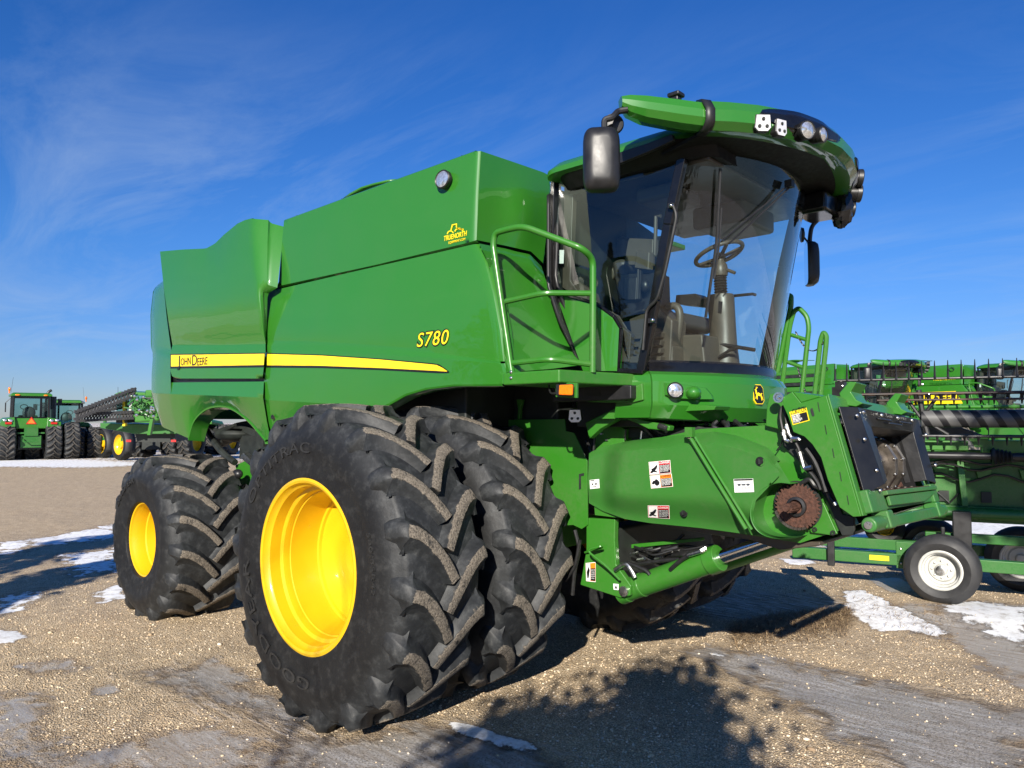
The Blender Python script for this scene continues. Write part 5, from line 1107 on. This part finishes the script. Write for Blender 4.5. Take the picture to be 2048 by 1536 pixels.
b=M(); bx(b,-.86,-.78,.28,.62,.06,.06); b.build('stand_post',BLACK,tr,bevel=.01)
b=M(); bx(b,.42,.60,.45,.95,-.2,.12); bx(b,.30,.34,.62,.78,-.05,.05); b.build('saddle_post',BLACK,tr,bevel=.01)
for s0,s1 in ((-.42,-.22),(1.15,1.45)):
    b=M(); bx(b,s0,s1,.375,.43,.055,.004); b.build('reflector',YDEC,tr,flat=True)
for s_,z_ in ((.02,.36),(.02,.52),(-.10,.36),(-.10,.52)):
    b=M(); b.ell(HP(s_,z_,.055),(.012,.012,.012),8,5); b.build('bolt',STEEL,tr)
def simple_tyre(Ro,W,Rr,name='tyre'):
    b=M(); hw=W/2; sec=[(Rr,-hw*.8),(Rr+.03,-hw*.98),(Rr+(Ro-Rr)*.5,-hw*1.08),(Ro-.04,-hw*.95),(Ro-.008,-hw*.72)]
    for g_ in (-.5,-.25,0,.25,.5): sec+=[(Ro,hw*(g_-.10)),(Ro-.006,hw*(g_-.03)),(Ro-.006,hw*(g_+.03)),(Ro,hw*(g_+.10))]
    sec+=[(Ro-.008,hw*.72),(Ro-.04,hw*.95),(Rr+(Ro-Rr)*.5,hw*1.08),(Rr+.03,hw*.98),(Rr,hw*.8)]
    b.lathe(sec,(0,0,0),(0,1,0),56); return b
def local_wheel(parent,c,axis,Ro,W,Rr,mat,rimmat,prof,lug=None):
    """wheel standing at c with its outer face towards axis"""
    w_=empty('wheel',c-wloc(parent),parent); m=Matrix((V(-axis.y,axis.x,0)*-1 if False else (Z_.cross(-axis)).normalized()*-1,-axis,Z_)).transposed().to_4x4()
    x_=(-axis).cross(Z_).normalized(); m=Matrix((x_,-axis,Z_)).transposed().to_4x4()
    b=simple_tyre(Ro,W,Rr); b.xf(Matrix.Translation(c)@m); t=b.build('tyre',mat,w_)
    b=M(); b.lathe(prof,(0,0,0),(0,1,0),48); b.xf(Matrix.Translation(c)@m); r=b.build('rim',rimmat,w_)
    return w_,m
GT=plain('grey_tyre',(.022,.022,.023),.6,var=.3,scale=10)
ax_=V(.10,-.995,0); wc=UP(1884,1139,O_+N_*.22,N_); wc.z=.36
pf=[(.205,-.105),(.212,-.112),(.200,-.118),(.185,-.11),(.178,-.07),(.165,-.06),(.160,.0),(.14,.005),(.12,-.02),(.06,-.025),(.055,-.06),(.045,-.07),(0,-.07)]
w_,m_=local_wheel(tr,wc,ax_,.365,.26,.205,GT,WHITEP,pf)
b=M()
for k in range(8): t=2*PI*k/8; b.ell(V(.09*math.cos(t),-.03,.09*math.sin(t)),(.012,.012,.012),8,5)
b.lathe([(.048,-.055),(.048,-.075),(.03,-.082),(0,-.082)],(0,0,0),(0,1,0),16); b.xf(Matrix.Translation(wc)@m_); b.build('hub_nut',STEEL,w_)
for s_,o_ in ((1.15,-.9),(.25,-1.35)): 
    c=HP(s_,.36,o_); local_wheel(tr,c,ax_,.365,.26,.205,GT,WHITEP,pf)
hd=thing('crop_header','dark green crop header with black tined reel bars, resting on the low trailer','header',HP(1.2,.7,-.4))
b=M(); bx(b,-.4,3.6,.95,1.62,-.62,.04); bx(b,-.4,3.6,.80,.98,-.75,.30); b.build('back_sheet',DGR,hd,bevel=.01)
b=M(); b.cyl(HP(-.4,.90,-.42),HP(3.6,.90,-.42),.07,20); b.build('lower_tube',DGR,hd)
b=M(); bx(b,-.35,.60,1.62,1.73,-.30,.12); bx(b,.72,3.6,1.60,1.74,-.32,.12); b.build('upper_beam',GREENM,hd,bevel=.012)
b=M(); b.prism([HP(.60,1.76,-.16),HP(.80,1.76,-.16),HP(.72,1.66,-.16),HP(.66,1.66,-.16)],N_*.01); b.build('beam_gusset',GREENM,hd)
for s_ in (.50,1.5,2.5):
    b=M(); b.prism([HP(s_,1.55,-.56),HP(s_+.07,1.55,-.56),HP(s_+.10,.98,-.50),HP(s_+.04,.98,-.50)],N_*.06); b.build('back_rib',GREENM,hd,bevel=.005)
b=M(); b.cyl(HP(-.1,1.565,-.08),HP(.86,1.565,-.08),.04,20); b.cyl(HP(-.0,1.565,-.08),HP(.03,1.565,-.08),.044,20); b.build('drive_shaft',BLACK,hd)
b=M(); b.lathe([(.10 if i%2 else .075,i*.022) for i in range(3)]+[((.092 if i%2 else .07)-.004*i,.05+i*.018) for i in range(9)]+[(.045,.24),(.045,.5)],HP(.80,1.565,-.08),T_,24); b.build('shaft_bellows',BLACK,hd)
# lattice in the back sheet
b=M()
for s_ in (.05,.30): 
    b.tube([HP(s_,1.12,-.54),HP(s_+.12,1.0,-.54)],.012,6); b.tube([HP(s_+.22,1.12,-.54),HP(s_+.12,1.0,-.54)],.012,6)
b.build('lattice_brace',DARKM,hd)
# reel: bars, fingers, striped tube
def fingers(name,s0,s1,step,z,o,dz,do,r0=.012):
    b=M(); s=s0
    while s<s1: b.tube([HP(s,z,o),HP(s,z+dz*.12,o+do*.1),HP(s,z+dz*.5,o+do*.5),HP(s,z+dz,o+do)],[r0*1.7,r0,r0*.75,r0*.3],6); s+=step
    return b.build(name,BLACK,hd)
b=M(); b.cyl(HP(-.72,2.425,.0),HP(3.6,2.425,.0),.016,10); b.build('reel_bar',BLACK,hd); fingers('reel_tine',-.74,3.6,.128,2.425,0,.20,.02,.014)
b=M(); b.cyl(HP(-.66,2.255,.05),HP(3.6,2.255,.05),.018,10); b.cyl(HP(-.3,2.185,.10),HP(3.6,2.185,.10),.012,10); b.build('reel_bar',plain('rusty_bar',(.05,.028,.02),.6,var=.7,scale=3),hd); fingers('reel_tine',-.54,3.6,.125,2.255,.05,-.12,-.03,.022)
b=M(); b.cyl(HP(-.2,1.785,.02),HP(3.6,1.785,.02),.018,10); b.build('reel_bar',BLACK,hd); fingers('reel_tine',-.1,3.6,.13,1.785,.02,-.10,0,.016)
STR,nt,b_=nodes('striped_tube'); tcn=N(nt,'ShaderNodeTexCoord').outputs['Object']; mp=N(nt,'ShaderNodeMapping',{'Vector':tcn,'Rotation':(0,R(32),R(-16))}).outputs[0]
wv=N(nt,'ShaderNodeTexWave',{'Vector':mp,'Scale':2.1,'Distortion':0.0}); wv.bands_direction='X'; nt.links.new(ramp(nt,wv.outputs['Fac'],[(.34,(.004,.004,.006)),(.38,(.085,.085,.085))]),b_.inputs['Base Color']); b_.inputs['Roughness'].default_value=.55
b=M(); b.cyl(HP(.14,1.975,-.02),HP(3.6,1.975,-.02),.098,28); b.build('reel_tube',STR,hd)
b=M(); b.tube([HP(.12,2.30,.02),HP(.16,1.98,.0),HP(.20,1.78,0)],.03,8); b.tube([HP(-.02,2.24,0),HP(.14,1.98,0),HP(.40,1.80,0)],.02,8); b.tube([HP(.30,2.22,.02),HP(.14,1.98,0)],.02,8); b.box(HP(-.68,2.30,.0),(.10,.1,.22)); b.box(HP(-.74,2.20,0),(.06,.06,.3)); b.tube([HP(-.68,2.42,0),HP(-.60,2.1,0),HP(-.7,1.9,0)],.03,8); b.build('reel_arm',BLACK,hd)
b=M()
for s_,z_ in ((.16,2.36),(-.66,2.36),(.22,2.25),(.45,2.19),(.70,2.19),(.95,2.19),(-.1,2.19)): b.ell(HP(s_,z_,.06),(.014,.014,.014),8,5)
b.build('bolt',STEEL,hd)
b=M(); b.ell(HP(-.02,2.17,.03),(.03,.02,.015),8,5); b.build('tail_lamp',RED,hd)
GP=plain('grey_plastic',(.05,.05,.052),.4,var=.25,scale=6)
b=M(); b.prism([HP(.12,1.90,-.4),HP(.55,1.88,-.4),HP(.80,1.78,-.4),HP(.72,1.75,-.4),(HP(.5,1.80,-.4)),HP(.16,1.77,-.4)],-N_*.3); b.build('end_shield',GP,hd,bevel=.015)
# knife guards, hose runs and brackets along the header
for i in range(24):
    s_=-.30+i*.16; b=M(); b.prism([HP(s_,1.80,-.30),HP(s_+.05,1.80,-.30),HP(s_+.035,1.745,-.22),HP(s_+.015,1.745,-.22)],N_*.03); b.build('knife_guard',GREENM if i%3 else BLACK,hd)
b=M()
for k,(z0,am) in enumerate(((1.48,.03),(1.42,.04),(1.30,.05))): b.tube([HP(-.3+i*.13,z0+am*math.sin(i*1.3+k),-.50+.02*math.sin(i*2.1)) for i in range(30)],.014,6)
b.build('hose_run',RUBH,hd)
for i in range(9):
    s_=-.15+i*.42; b=M(); b.prism([HP(s_,1.40,-.57),HP(s_+.16,1.40,-.57),HP(s_+.14,1.30,-.57),HP(s_+.02,1.30,-.57)],N_*.05); b.build('back_bracket',GREENM,hd,bevel=.005)
    b=M(); b.boxa(HP(s_+.05,1.02,-.57),T_*.10,N_*.03,V(0,0,.12)); b.build('back_slot',DARKM,hd)
for z_ in (2.10,2.02):
    b=M(); b.cyl(HP(-.5,z_+.02,-.9),HP(3.6,z_+.02,-.9),.022,8); b.build('rear_rail',GREENM,hd)
b=M()
for i in range(30): b.boxa(HP(-.5+i*.135,1.92,-.92),T_*.02,N_*.02,V(0,0,.24))
b.build('rear_rail',DGR,hd)
# gauge wheel with a yellow rim that shows under the lock bar
gw=UD(1768,1052,9.6); w_,m_=local_wheel(hd,gw,V(.35,-.94,0).normalized(),.24,.22,.11,RUBFAR,YELLOW,[(.11,-.09),(.1,-.1),(.09,-.02),(0,-.02)])
gb=M(); gb.tube([gw,HP(-.25,1.0,-.6)],.04,8); gb.build('gauge_arm',DGR,hd)
# ------------------------------------------------------------------ combines parked in the back row
SKIP=('lettering','print','decal','label','bolt','hose','fitting','chain','dealer','emblem','sprocket','roller','rivet','slot','symbol','text','wire','band','key','lubric','warning','caution','nut','pin','seal','clip','aerial','steering','column','pedal','tray','ignition','lens','led')
def dup_lite(o,parent=None):
    if any(k in o.name for k in SKIP): return None
    c=o.copy(); C.objects.link(c)
    if parent: c.parent=parent
    for ch in list(o.children): dup_lite(ch,c)
    return c
def park(loc,rot,label):
    c=dup_lite(cb); c.location=loc; c.rotation_euler=(0,0,R(rot)); tag(c,label,'combine','combines parked in a row behind the header'); return c
rowA=V(-4.75,21.2,0); rowB=rowA+V(2.95,3.0,0)
ka=park(rowA,-12,'green combine in the back row with louvred side, its cab left of the yellow sign'); kb=park(rowB,-12,'green combine in the back row carrying the big yellow name sign, at the right edge')
def on(root,rot,p): return Matrix.Translation(root.location)@Matrix.Rotation(R(rot),4,'Z')@Vector(p)
def addto(root,rot,build,name,mat,**k):
    b=M(); build(b); b.xf(Matrix.Translation(root.location)@Matrix.Rotation(R(rot),4,'Z')@Matrix.Translation((0,0,0))); 
    o=b.build(name,mat,None,**k); o.parent=root; o.matrix_parent_inverse=(Matrix.Translation(root.location)@Matrix.Rotation(R(rot),4,'Z')).inverted(); return o
yw=-1.62
addto(kb,-12,lambda b:b.prism([V(-.95,yw,2.55),V(.82,yw,2.55),V(.62,yw,2.95),V(-.95,yw,2.95)],(0,.02,0)),'name_sign',YDEC)
M4=Matrix.Translation(rowB)@Matrix.Rotation(R(-12),4,'Z')
def sign(body,x,z,h,mat):
    t=text('sign_lettering',body,mat,(0,0,0),(1,0,0),(0,0,1),h,None,bend=lambda p:M4@V(x+p.x*1.1,yw-.004-p.z,z+p.y),offset=.006); t.parent=kb; t.matrix_parent_inverse=M4.inverted()
sign('JOHN DEERE',-1.02+.12,2.66,.27,BDEC)
def sign2(body,x,z,h):
    t=text('dealer_lettering',body,YDEC,(0,0,0),(1,0,0),(0,0,1),h,None,bend=lambda p:M4@V(x+p.x,yw+.03-p.z,z+p.y)); t.parent=kb; t.matrix_parent_inverse=M4.inverted()
sign2('TRUENORTH',-.1,3.32,.12)
for z in (2.55,2.85,3.15,3.42):
    addto(ka,-12,lambda b:b.boxa((-3.3,-1.66,z),(3.6,0,0),(0,.03,0),(0,0,.10)),'side_louvre',DARKM)
    addto(ka,-12,lambda b:b.boxa((-3.3,-1.68,z+.11),(3.7,0,0),(0,.05,0),(0,0,.15)),'side_louvre_frame',GREENM,bevel=.01)
# ------------------------------------------------------------------ machines on the left
FTY=tyre_mesh('tyre',.98,.68,.52,18,fine=False,res=40,dth=.36,lw=.07,lh=.06,flat=.03,mat=RUBFAR)
FRM=rim_mesh('rim',[(.52,-.28),(.50,-.30),(.48,-.2),(.44,-.1),(.2,-.06),(0,-.06)],YELLOW,40)
GLB=glass('rear_window',(.55,.75,.75),1.0)
def tractor(rear=True):
    t=empty('articulated_tractor')
    def pt(name,mat,f,**k): b=M(); f(b); return b.build(name,mat,t,**k)
    for y in (0,4.0):
        for x in (-1.86,-1.02,1.02,1.86):
            w_=empty('wheel',(x,y,.96),t); w_.rotation_euler=(0,0,R(-90) if x<0 else R(90)); put('tyre',FTY,w_,(0,0,0),(0,rng.random()*.3,0)); put('rim',FRM,w_,(0,0,0))
    pt('chassis',DARKM,lambda b:(b.boxa((-.55,-.3,.55),(1.1,0,0),(0,5.2,0),(0,0,.7)),b.boxa((-.9,-.1,.8),(1.8,0,0),(0,.2,0),(0,0,.25))),bevel=.03)
    pt('rear_hitch',DGR,lambda b:(b.boxa((-.45,-.55,.65),(.9,0,0),(0,.3,0),(0,0,.62)),b.boxa((-.30,-.62,1.25),(.6,0,0),(0,.3,0),(0,0,.45)),b.boxa((-.6,-.5,1.36),(1.2,0,0),(0,.12,0),(0,0,.08)),b.tube([V(-.35,-.6,1.1),V(-.3,-.85,.95),V(.3,-.85,.95)],.03,8)),bevel=.02)
    pt('body',GREENM,lambda b:(b.boxa((-.75,-.35,1.62),(1.5,0,0),(0,1.6,0),(0,0,.55)),b.loft([[V(-.45,1.9,1.5),V(.45,1.9,1.5),V(.45,1.9,2.35),V(-.45,1.9,2.35)],[V(-.40,5.4,1.5),V(.40,5.4,1.5),V(.38,5.4,2.15),V(-.38,5.4,2.15)]])),bevel=.06)
    for s in (-1,1):
        pt('fender',GREENM,lambda b:b.loft([[V(s*x,y,z) for x,y,z in ((.68,-.55,1.72),(1.32,-.5,1.68),(1.34,-.5,1.95),(1.2,-.45,2.12),(.72,-.45,2.22))],[V(s*x,y,z) for x,y,z in ((.68,.9,1.95),(1.30,.9,1.95),(1.30,.9,2.1),(1.2,.9,2.2),(.72,.9,2.25))]]),bevel=.03)
        pt('tail_lamp',RED,lambda b:b.boxa((s*1.0-.14,-.57,1.86),(.28,0,0),(0,.06,0),(0,0,.10)))
        pt('work_lamp',LENS,lambda b:(b.ell((s*1.14,-.52,2.06),(.10,.05,.07),10,6),b.ell((s*.9,-.52,2.04),(.10,.05,.07),10,6)))
        for y,z1 in ((-.05,3.32),(1.45,3.32)): pt('cab_pillar',BGLOSS,lambda b:b.tube([V(s*.80,y,2.15),V(s*.78,y,z1)],.06,8))
        pt('side_window',GLB,lambda b:b.add([V(s*.80,-.02,2.2),V(s*.80,1.42,2.2),V(s*.78,1.42,3.3),V(s*.78,-.02,3.3)],[(0,1,2,3)]),flat=True)
    for y in (-.06,1.46): pt('rear_window' if y<0 else 'windscreen',GLB,lambda b:b.add([V(-.78,y,2.25),V(.78,y,2.25),V(.76,y,3.3),V(-.76,y,3.3)],[(0,1,2,3)]),flat=True)
    pt('window_frame',BGLOSS,lambda b:(b.boxa((-.8,-.10,2.14),(1.6,0,0),(0,.06,0),(0,0,.10)),b.boxa((-.8,-.10,3.2),(1.6,0,0),(0,.06,0),(0,0,.14)),b.boxa((.38,-.09,2.2),(.1,0,0),(0,.05,0),(0,0,1.1))))
    pt('seat',SEATF,lambda b:(b.ell((-.05,.6,2.45),(.30,.14,.35)),b.tube([V(-.25+.17*math.cos(k*PI/8),1.05,2.78+.12*math.sin(k*PI/8)) for k in range(16)],.02,6,closed=True)))
    pt('cab_roof',GREENM,lambda b:b.loft([[V(-.92,-.25,3.32),V(.92,-.25,3.32),V(.92,1.75,3.32),V(-.92,1.75,3.32)],[V(-.92,-.25,3.42),V(.92,-.25,3.42),V(.92,1.75,3.42),V(-.92,1.75,3.42)],[V(-.8,-.1,3.50),V(.8,-.1,3.50),V(.8,1.6,3.50),V(-.8,1.6,3.50)]]),bevel=.03)
    pt('roof_lamp',AMBER,lambda b:(b.ell((-.62,-.28,3.37),(.12,.04,.04),10,6),b.ell((.62,-.28,3.37),(.10,.04,.04),10,6)))
    pt('beacon',AMBER,lambda b:(b.cyl((-.98,-.1,3.45),(-.98,-.1,3.55),.03,10),b.ell((-.98,-.1,3.66),(.06,.06,.11),10,6)))
    pt('aerial',BLACK,lambda b:b.tube([V(-.9,.1,3.5),V(-.82,.1,4.3)],.006,5))
    pt('exhaust_stack',BLACK,lambda b:(b.cyl((1.02,.9,1.9),(1.02,.9,3.35),.20,16),b.tube(smooth([V(.80,.9,3.3),V(.80,.9,3.5),V(.86,.9,3.62),V(.98,.9,3.70)],4),.07,8)),bevel=.01)
    pt('mirror',BLACK,lambda b:(b.boxa((-1.08,1.3,2.5),(.05,0,0),(0,.2,0),(0,0,.5)),b.boxa((1.32,1.3,2.9),(.2,0,0),(0,.06,0),(0,0,.35)),b.tube([V(.8,1.4,3.2),V(1.4,1.35,3.2)],.02,6),b.tube([V(-.8,1.4,3.3),V(-1.05,1.4,3.0),V(-1.05,1.4,2.5)],.02,6)))
    sg=pt('warning_triangle',RED,lambda b:b.prism([V(-.24,-.37,1.86),V(.24,-.37,1.86),V(0,-.37,2.24)],(0,-.01,0))); b=M(); b.prism([V(-.17,-.382,1.90),V(.17,-.382,1.90),V(0,-.382,2.16)],(0,-.006,0)); b.build('triangle_face',plain('orange_reflective',(.95,.18,.02),.4,var=.05),sg)
    return t
def face(c):                                # rotation that turns local +y away from the viewer
    d=c-CAM; return math.atan2(d.y,d.x)-PI/2
t1=tractor(); c=UD(59,917,39.2); c.z=0; t1.location=c; t1.rotation_euler=(0,0,face(c)+R(4)); tag(t1,'green articulated tractor seen from behind, orange warning triangle on its back','tractor','tractors parked at the far left')
t2=dup(t1); c=UD(131,905,44.5); c.z=0; t2.location=c-V(0,0,.25); t2.rotation_euler=(0,0,face(c)+PI+R(-6)); t2['label']='second green tractor facing the camera, half hidden behind the one with the triangle'
for px_,d_,a_,l_ in ((398,46,150,'green tractor whose wheels show through the arch over the rear wheel'),):
    t3=dup(t1); c=UD(px_,900,d_); c.z=-.1; t3.location=c; t3.rotation_euler=(0,0,face(c)+R(a_)); t3['label']=l_
# sprayer with folded booms
SP=thing('crop_sprayer','tall green crop sprayer with black folded booms and narrow yellow wheels','sprayer',UZ(262,921))
SP['group']='machines parked at the far left'
del SP['group']
sax=V(math.cos(YAW+R(62)),math.sin(YAW+R(62)),0)*1.0; sax=(-DV*.80-RV*.60); sax.z=0; sax.normalize()
sw=[]
for px_,py_,Ro in ((244,920.5,.80),(208,916,.78),(284,914,.72),(352,914,.78)):
    g_=UZ(px_,py_); c=V(g_.x,g_.y,Ro); w_,m_=local_wheel(SP,c,sax,Ro,.44,.50,RUBFAR,YELLOW,[(.51,-.17),(.53,-.19),(.50,-.2),(.47,-.12),(.40,-.05),(.20,-.03),(.18,-.12),(.10,-.14),(0,-.14)]); sw.append((c,m_))
    b=M(); k=[]
    b.grid([[V((Ro+.06)*math.cos(R(a)),y,(Ro+.06)*math.sin(R(a))) for a in range(-30,150,12)] for y in (-.26,.26)]); b.xf(Matrix.Translation(c)@m_); b.build('mudguard',GT,SP,solid=.03)
    b=M(); b.cyl(c+V(0,0,.0),c+V(0,0,1.5),.09,8); b.build('axle_leg',DGR,SP)
rr_=RV; 
def S(px_,py_,d=34.0): return UD(px_,py_,d)
def truss(name,a,c,h,n,mat):
    b=M(); up=V(0,0,h); b.tube([a,c],.05,6); b.tube([a+up,c+up*1.0],.05,6)
    for i in range(n): p=a.lerp(c,i/n); q=a.lerp(c,(i+1)/n); b.tube([p,q+up],.03,5); b.tube([p+up,p],.03,5); b.box(p+up,(.16,.16,.14)); b.box(p,(.18,.18,.12))
    return b.build(name,mat,SP)
BM=plain('boom_grey',(.045,.045,.047),.5,var=.4)
truss('boom',S(152,838,33),S(272,790,34.5),.32,18,BM); truss('boom',S(155,842,33.5),S(268,836,34.5),.28,18,BM); truss('boom',S(160,832,33.8),S(258,812,35),.22,14,BM)
def sq(name,pts,th,mat,d=34.5,**k): b=M(); b.prism([S(x,y,d) for x,y in pts],DV*th); return b.build(name,mat,SP,**k)
sq('cab',[(232,790),(252,788),(252,842),(234,842)],1.6,GLB,flat=True); sq('cab_roof',[(229,788),(240,783),(290,785),(292,791),(231,792)],1.8,GREENM,bevel=.03); sq('cab_floor',[(232,838),(255,838),(255,846),(232,846)],1.6,DARKM)
sq('receiver',[(254,779),(265,779),(266,786),(253,786)],.4,YDEC,bevel=.03); sq('boom_post',[(245,797),(250,797),(250,852),(245,852)],.2,YDEC); sq('ladder',[(262,790),(268,790),(259,838),(255,838)],.06,WHITEP)
sq('tank',[(262,800),(312,792),(318,842),(268,846)],2.0,GREENM,bevel=.1); sq('frame',[(258,826),(330,824),(332,832),(258,834)],1.8,GREENM,bevel=.03); sq('frame',[(200,846),(350,850),(352,868),(270,868),(200,856)],1.0,DGR,35.5,bevel=.03); sq('frame',[(300,838),(306,838),(300,870),(294,870)],.2,GREENM,34)
sq('pump',[(290,780),(304,780),(304,796),(290,796)],.4,GREENM,bevel=.05); sq('hose_reel',[(290,794),(304,794),(304,806),(290,806)],.5,BLACK,bevel=.05); sq('underbody',[(270,866),(350,866),(350,884),(275,884)],1.5,DARKM,36)
b=M(); r1=random.Random(4)
for i in range(26):
    a=S(262+r1.random()*48,790+r1.random()*36,33.9); b.tube([a,a+V(r1.uniform(-.5,.5),r1.uniform(-.5,.5),r1.uniform(-.4,.4))],.035,5)
b.build('pipework',DGR,SP); 
b=M()
for i in range(14): b.ell(S(262+r1.random()*50,790+r1.random()*46,33.6),(.07,.07,.07),8,5)
b.build('pipe_joint',STEEL,SP)
for px_ in (250,340):
    b=M(); q=S(px_+2,884,33.2); b.boxa(q,RV*.22,V(0,0,.10),DV*.02); b.build('reflector',RED,SP)
b=M(); b.tube([S(236,786),S(236,774)],.008,4); b.build('aerial',BLACK,SP)
sp2=dup(SP); sp2.location=SP.location+RV*3.6+DV*6; sp2.location.z=0; sp2['label']='second crop sprayer standing deeper in the row, mostly hidden by the big combine'; SP['group']=sp2['group']='sprayers parked beyond the combine'
# ------------------------------------------------------------------ straw heap and snow in front of the trailer
def straw(name,label,n,region,spread,seed,l0=.05,l1=.14,up=.35):
    r_=random.Random(seed); b=M()
    for i in range(n):
        k=r_.random(); p=region(r_); l=r_.uniform(l0,l1); a=r_.random()*2*PI; e=r_.gauss(0,up); d=V(math.cos(a)*math.cos(e),math.sin(a)*math.cos(e),abs(math.sin(e))*.7)*l; w_=V(-math.sin(a),math.cos(a),0)*r_.uniform(.0012,.003)
        q=p+d*.5+V(r_.gauss(0,.012),r_.gauss(0,.012),.008); b.add([p-w_,p+w_,q+w_,q-w_,p+d+w_*.3,p+d-w_*.3],[(0,1,2,3),(3,2,4,5)])
    m,nt,bs=nodes(name+'_fibre'); t=noise_tex(nt,23,3,.6); nt.links.new(ramp(nt,t,[(.3,(.09,.055,.028)),(.5,(.24,.16,.085)),(.7,(.44,.33,.19))]),bs.inputs['Base Color']); bs.inputs['Roughness'].default_value=.8
    o=b.build(name,m,flat=True,merge=False); tag(o,label,'straw',kind='stuff'); return o
def reg(r_):
    t=r_.random(); u=r_.gauss(0,.5); x=lerp(1470,1700,t); y=1252-30*t+abs(u)*34-u*10
    g_=UZ(x,y); h=.07*math.exp(-u*u*2)*(.4+.6*math.sin(PI*min(1,t*1.02))); g_.z+=h*r_.random()+.008; return g_
straw('straw','brown straw and chaff heaped on the gravel beside the snow',9000,reg,1,11)
def reg2(r_):
    x=r_.uniform(1640,1900); y=1190+ (x-1690)*.40+r_.gauss(0,16); g_=UZ(x,y); g_.z+=.02; return g_
straw('dry_grass','thin dry stalks scattered over the snow patch',420,reg2,1,12,.04,.12)
# ------------------------------------------------------------------ trees behind the photographer, whose shadows reach the yard
BARK=plain('bark',(.09,.07,.05),.9,var=.5,scale=12,bump=.6)
LEAF=plain('conifer_needles',(.035,.06,.02),.7,var=.5,scale=3)
DRYL=plain('dry_leaves',(.14,.09,.04),.8,var=.4,scale=3)
def limb(b,p,d,l,r,depth,r_,tips):
    n=4; path=[p]; q=p
    for i in range(n):
        d=(d+V(r_.gauss(0,.12),r_.gauss(0,.12),r_.gauss(.03,.08))).normalized(); q=q+d*(l/n); path.append(q)
    b.tube(path,[r*(1-.6*i/n) for i in range(n+1)],6)
    if depth==0: tips+=path[1:]; return
    for k in range(4 if depth>1 else 5):
        i=r_.randint(1,n); a=path[i]; s=d.orthogonal().normalized(); s=(Matrix.Rotation(r_.random()*2*PI,3,d)@s); limb(b,a,(d*.7+s*r_.uniform(.6,1.1)+V(0,0,.15)).normalized(),l*r_.uniform(.5,.7),r*(1-.6*i/n)*.6,depth-1,r_,tips)
def tree(name,base,h,seed,label,leaf=None,n=0,size=.05,trunk=.06,spread=.16,clear=0,group='trees along the edge of the yard'):
    r_=random.Random(seed); t=thing(name,label,'tree',base,group); b=M(); tips=[]
    if clear: b.tube([Vector(base),Vector(base)+V(0,0,clear)],[trunk*1.3,trunk],7)
    limb(b,Vector(base)+V(0,0,clear),V(r_.gauss(0,.04),r_.gauss(0,.04),1),(h-clear)*.62,trunk,3,r_,tips); b.build('trunk',BARK,t)
    if leaf:
        c=M()
        for i in range(n):
            p=r_.choice(tips)+V(r_.gauss(0,spread),r_.gauss(0,spread),r_.gauss(0,spread)); a=V(r_.gauss(0,1),r_.gauss(0,1),r_.gauss(0,1)).normalized(); e=a.orthogonal().normalized(); s=size*r_.uniform(.6,1.4); c.add([p-e*s,p+a.cross(e)*s*.6,p+e*s,p-a.cross(e)*s*.6],[(0,1,2,3)])
        c.build('crown',leaf,t,flat=True,merge=False)
    return t
def conifer(base,h,rad,seed,label):
    r_=random.Random(seed); t=thing('spruce_tree',label,'tree',base,'trees along the edge of the yard'); b=M(); b.tube([Vector(base),Vector(base)+V(0,0,h)],[.16,.02],8); b.build('trunk',BARK,t); c=M()
    for i in range(9000):
        z=r_.random()**.8; a=r_.random()*2*PI; lay=.75+.25*math.sin(z*38); rr0=rad*(1-z)*lay*(r_.random()**.45)*(.85+.3*math.sin(a*5+seed)); p=Vector(base)+V(rr0*math.cos(a),rr0*math.sin(a),.5+z*(h-.5)-.18*rr0); s=r_.uniform(.05,.13)
        u=V(math.cos(a),math.sin(a),-.35).normalized(); w_=V(-math.sin(a),math.cos(a),r_.gauss(0,.4)); c.add([p-w_*s*.5,p+u*s,p+w_*s*.5,p-u*s*.6],[(0,1,2,3)])
    c.build('crown',LEAF,t,flat=True,merge=False); return t
tree('young_tree',(7.0,-8.9,0),4.0,3,'small tree with dry leaves just behind the viewpoint',DRYL,30000,.06,.05,.19)
tree('bare_tree',(4.25,-9.4,0),5.0,9,'slender bare tree further behind the viewpoint',None,0,.05,.045)
tree('leafy_tree',(8.75,-3.6,0),6.5,21,'spreading tree right of the viewpoint, nearest to the trailer',DRYL,9000,.08,.10,.16,clear=4.6)
tree('leafy_tree',(10.6,-4.0,0),6.2,31,'second spreading tree right of the viewpoint',DRYL,9000,.08,.10,.22,clear=2.6)
conifer((-2.2,-8.2,0),4.9,1.9,1,'dense spruce left of the viewpoint, nearest to the yard'); conifer((-4.6,-7.6,0),5.2,2.2,2,'dense spruce left of the viewpoint, farther from the yard')
for i,(x,y,h) in enumerate(((15,-25,9),(8,-27,8),(1,-28,10),(-7,-27,9),(-15,-24,10),(24,-18,9))): conifer((x,y,0),h,3.0,10+i,'tall spruce in the shelter belt behind the yard')
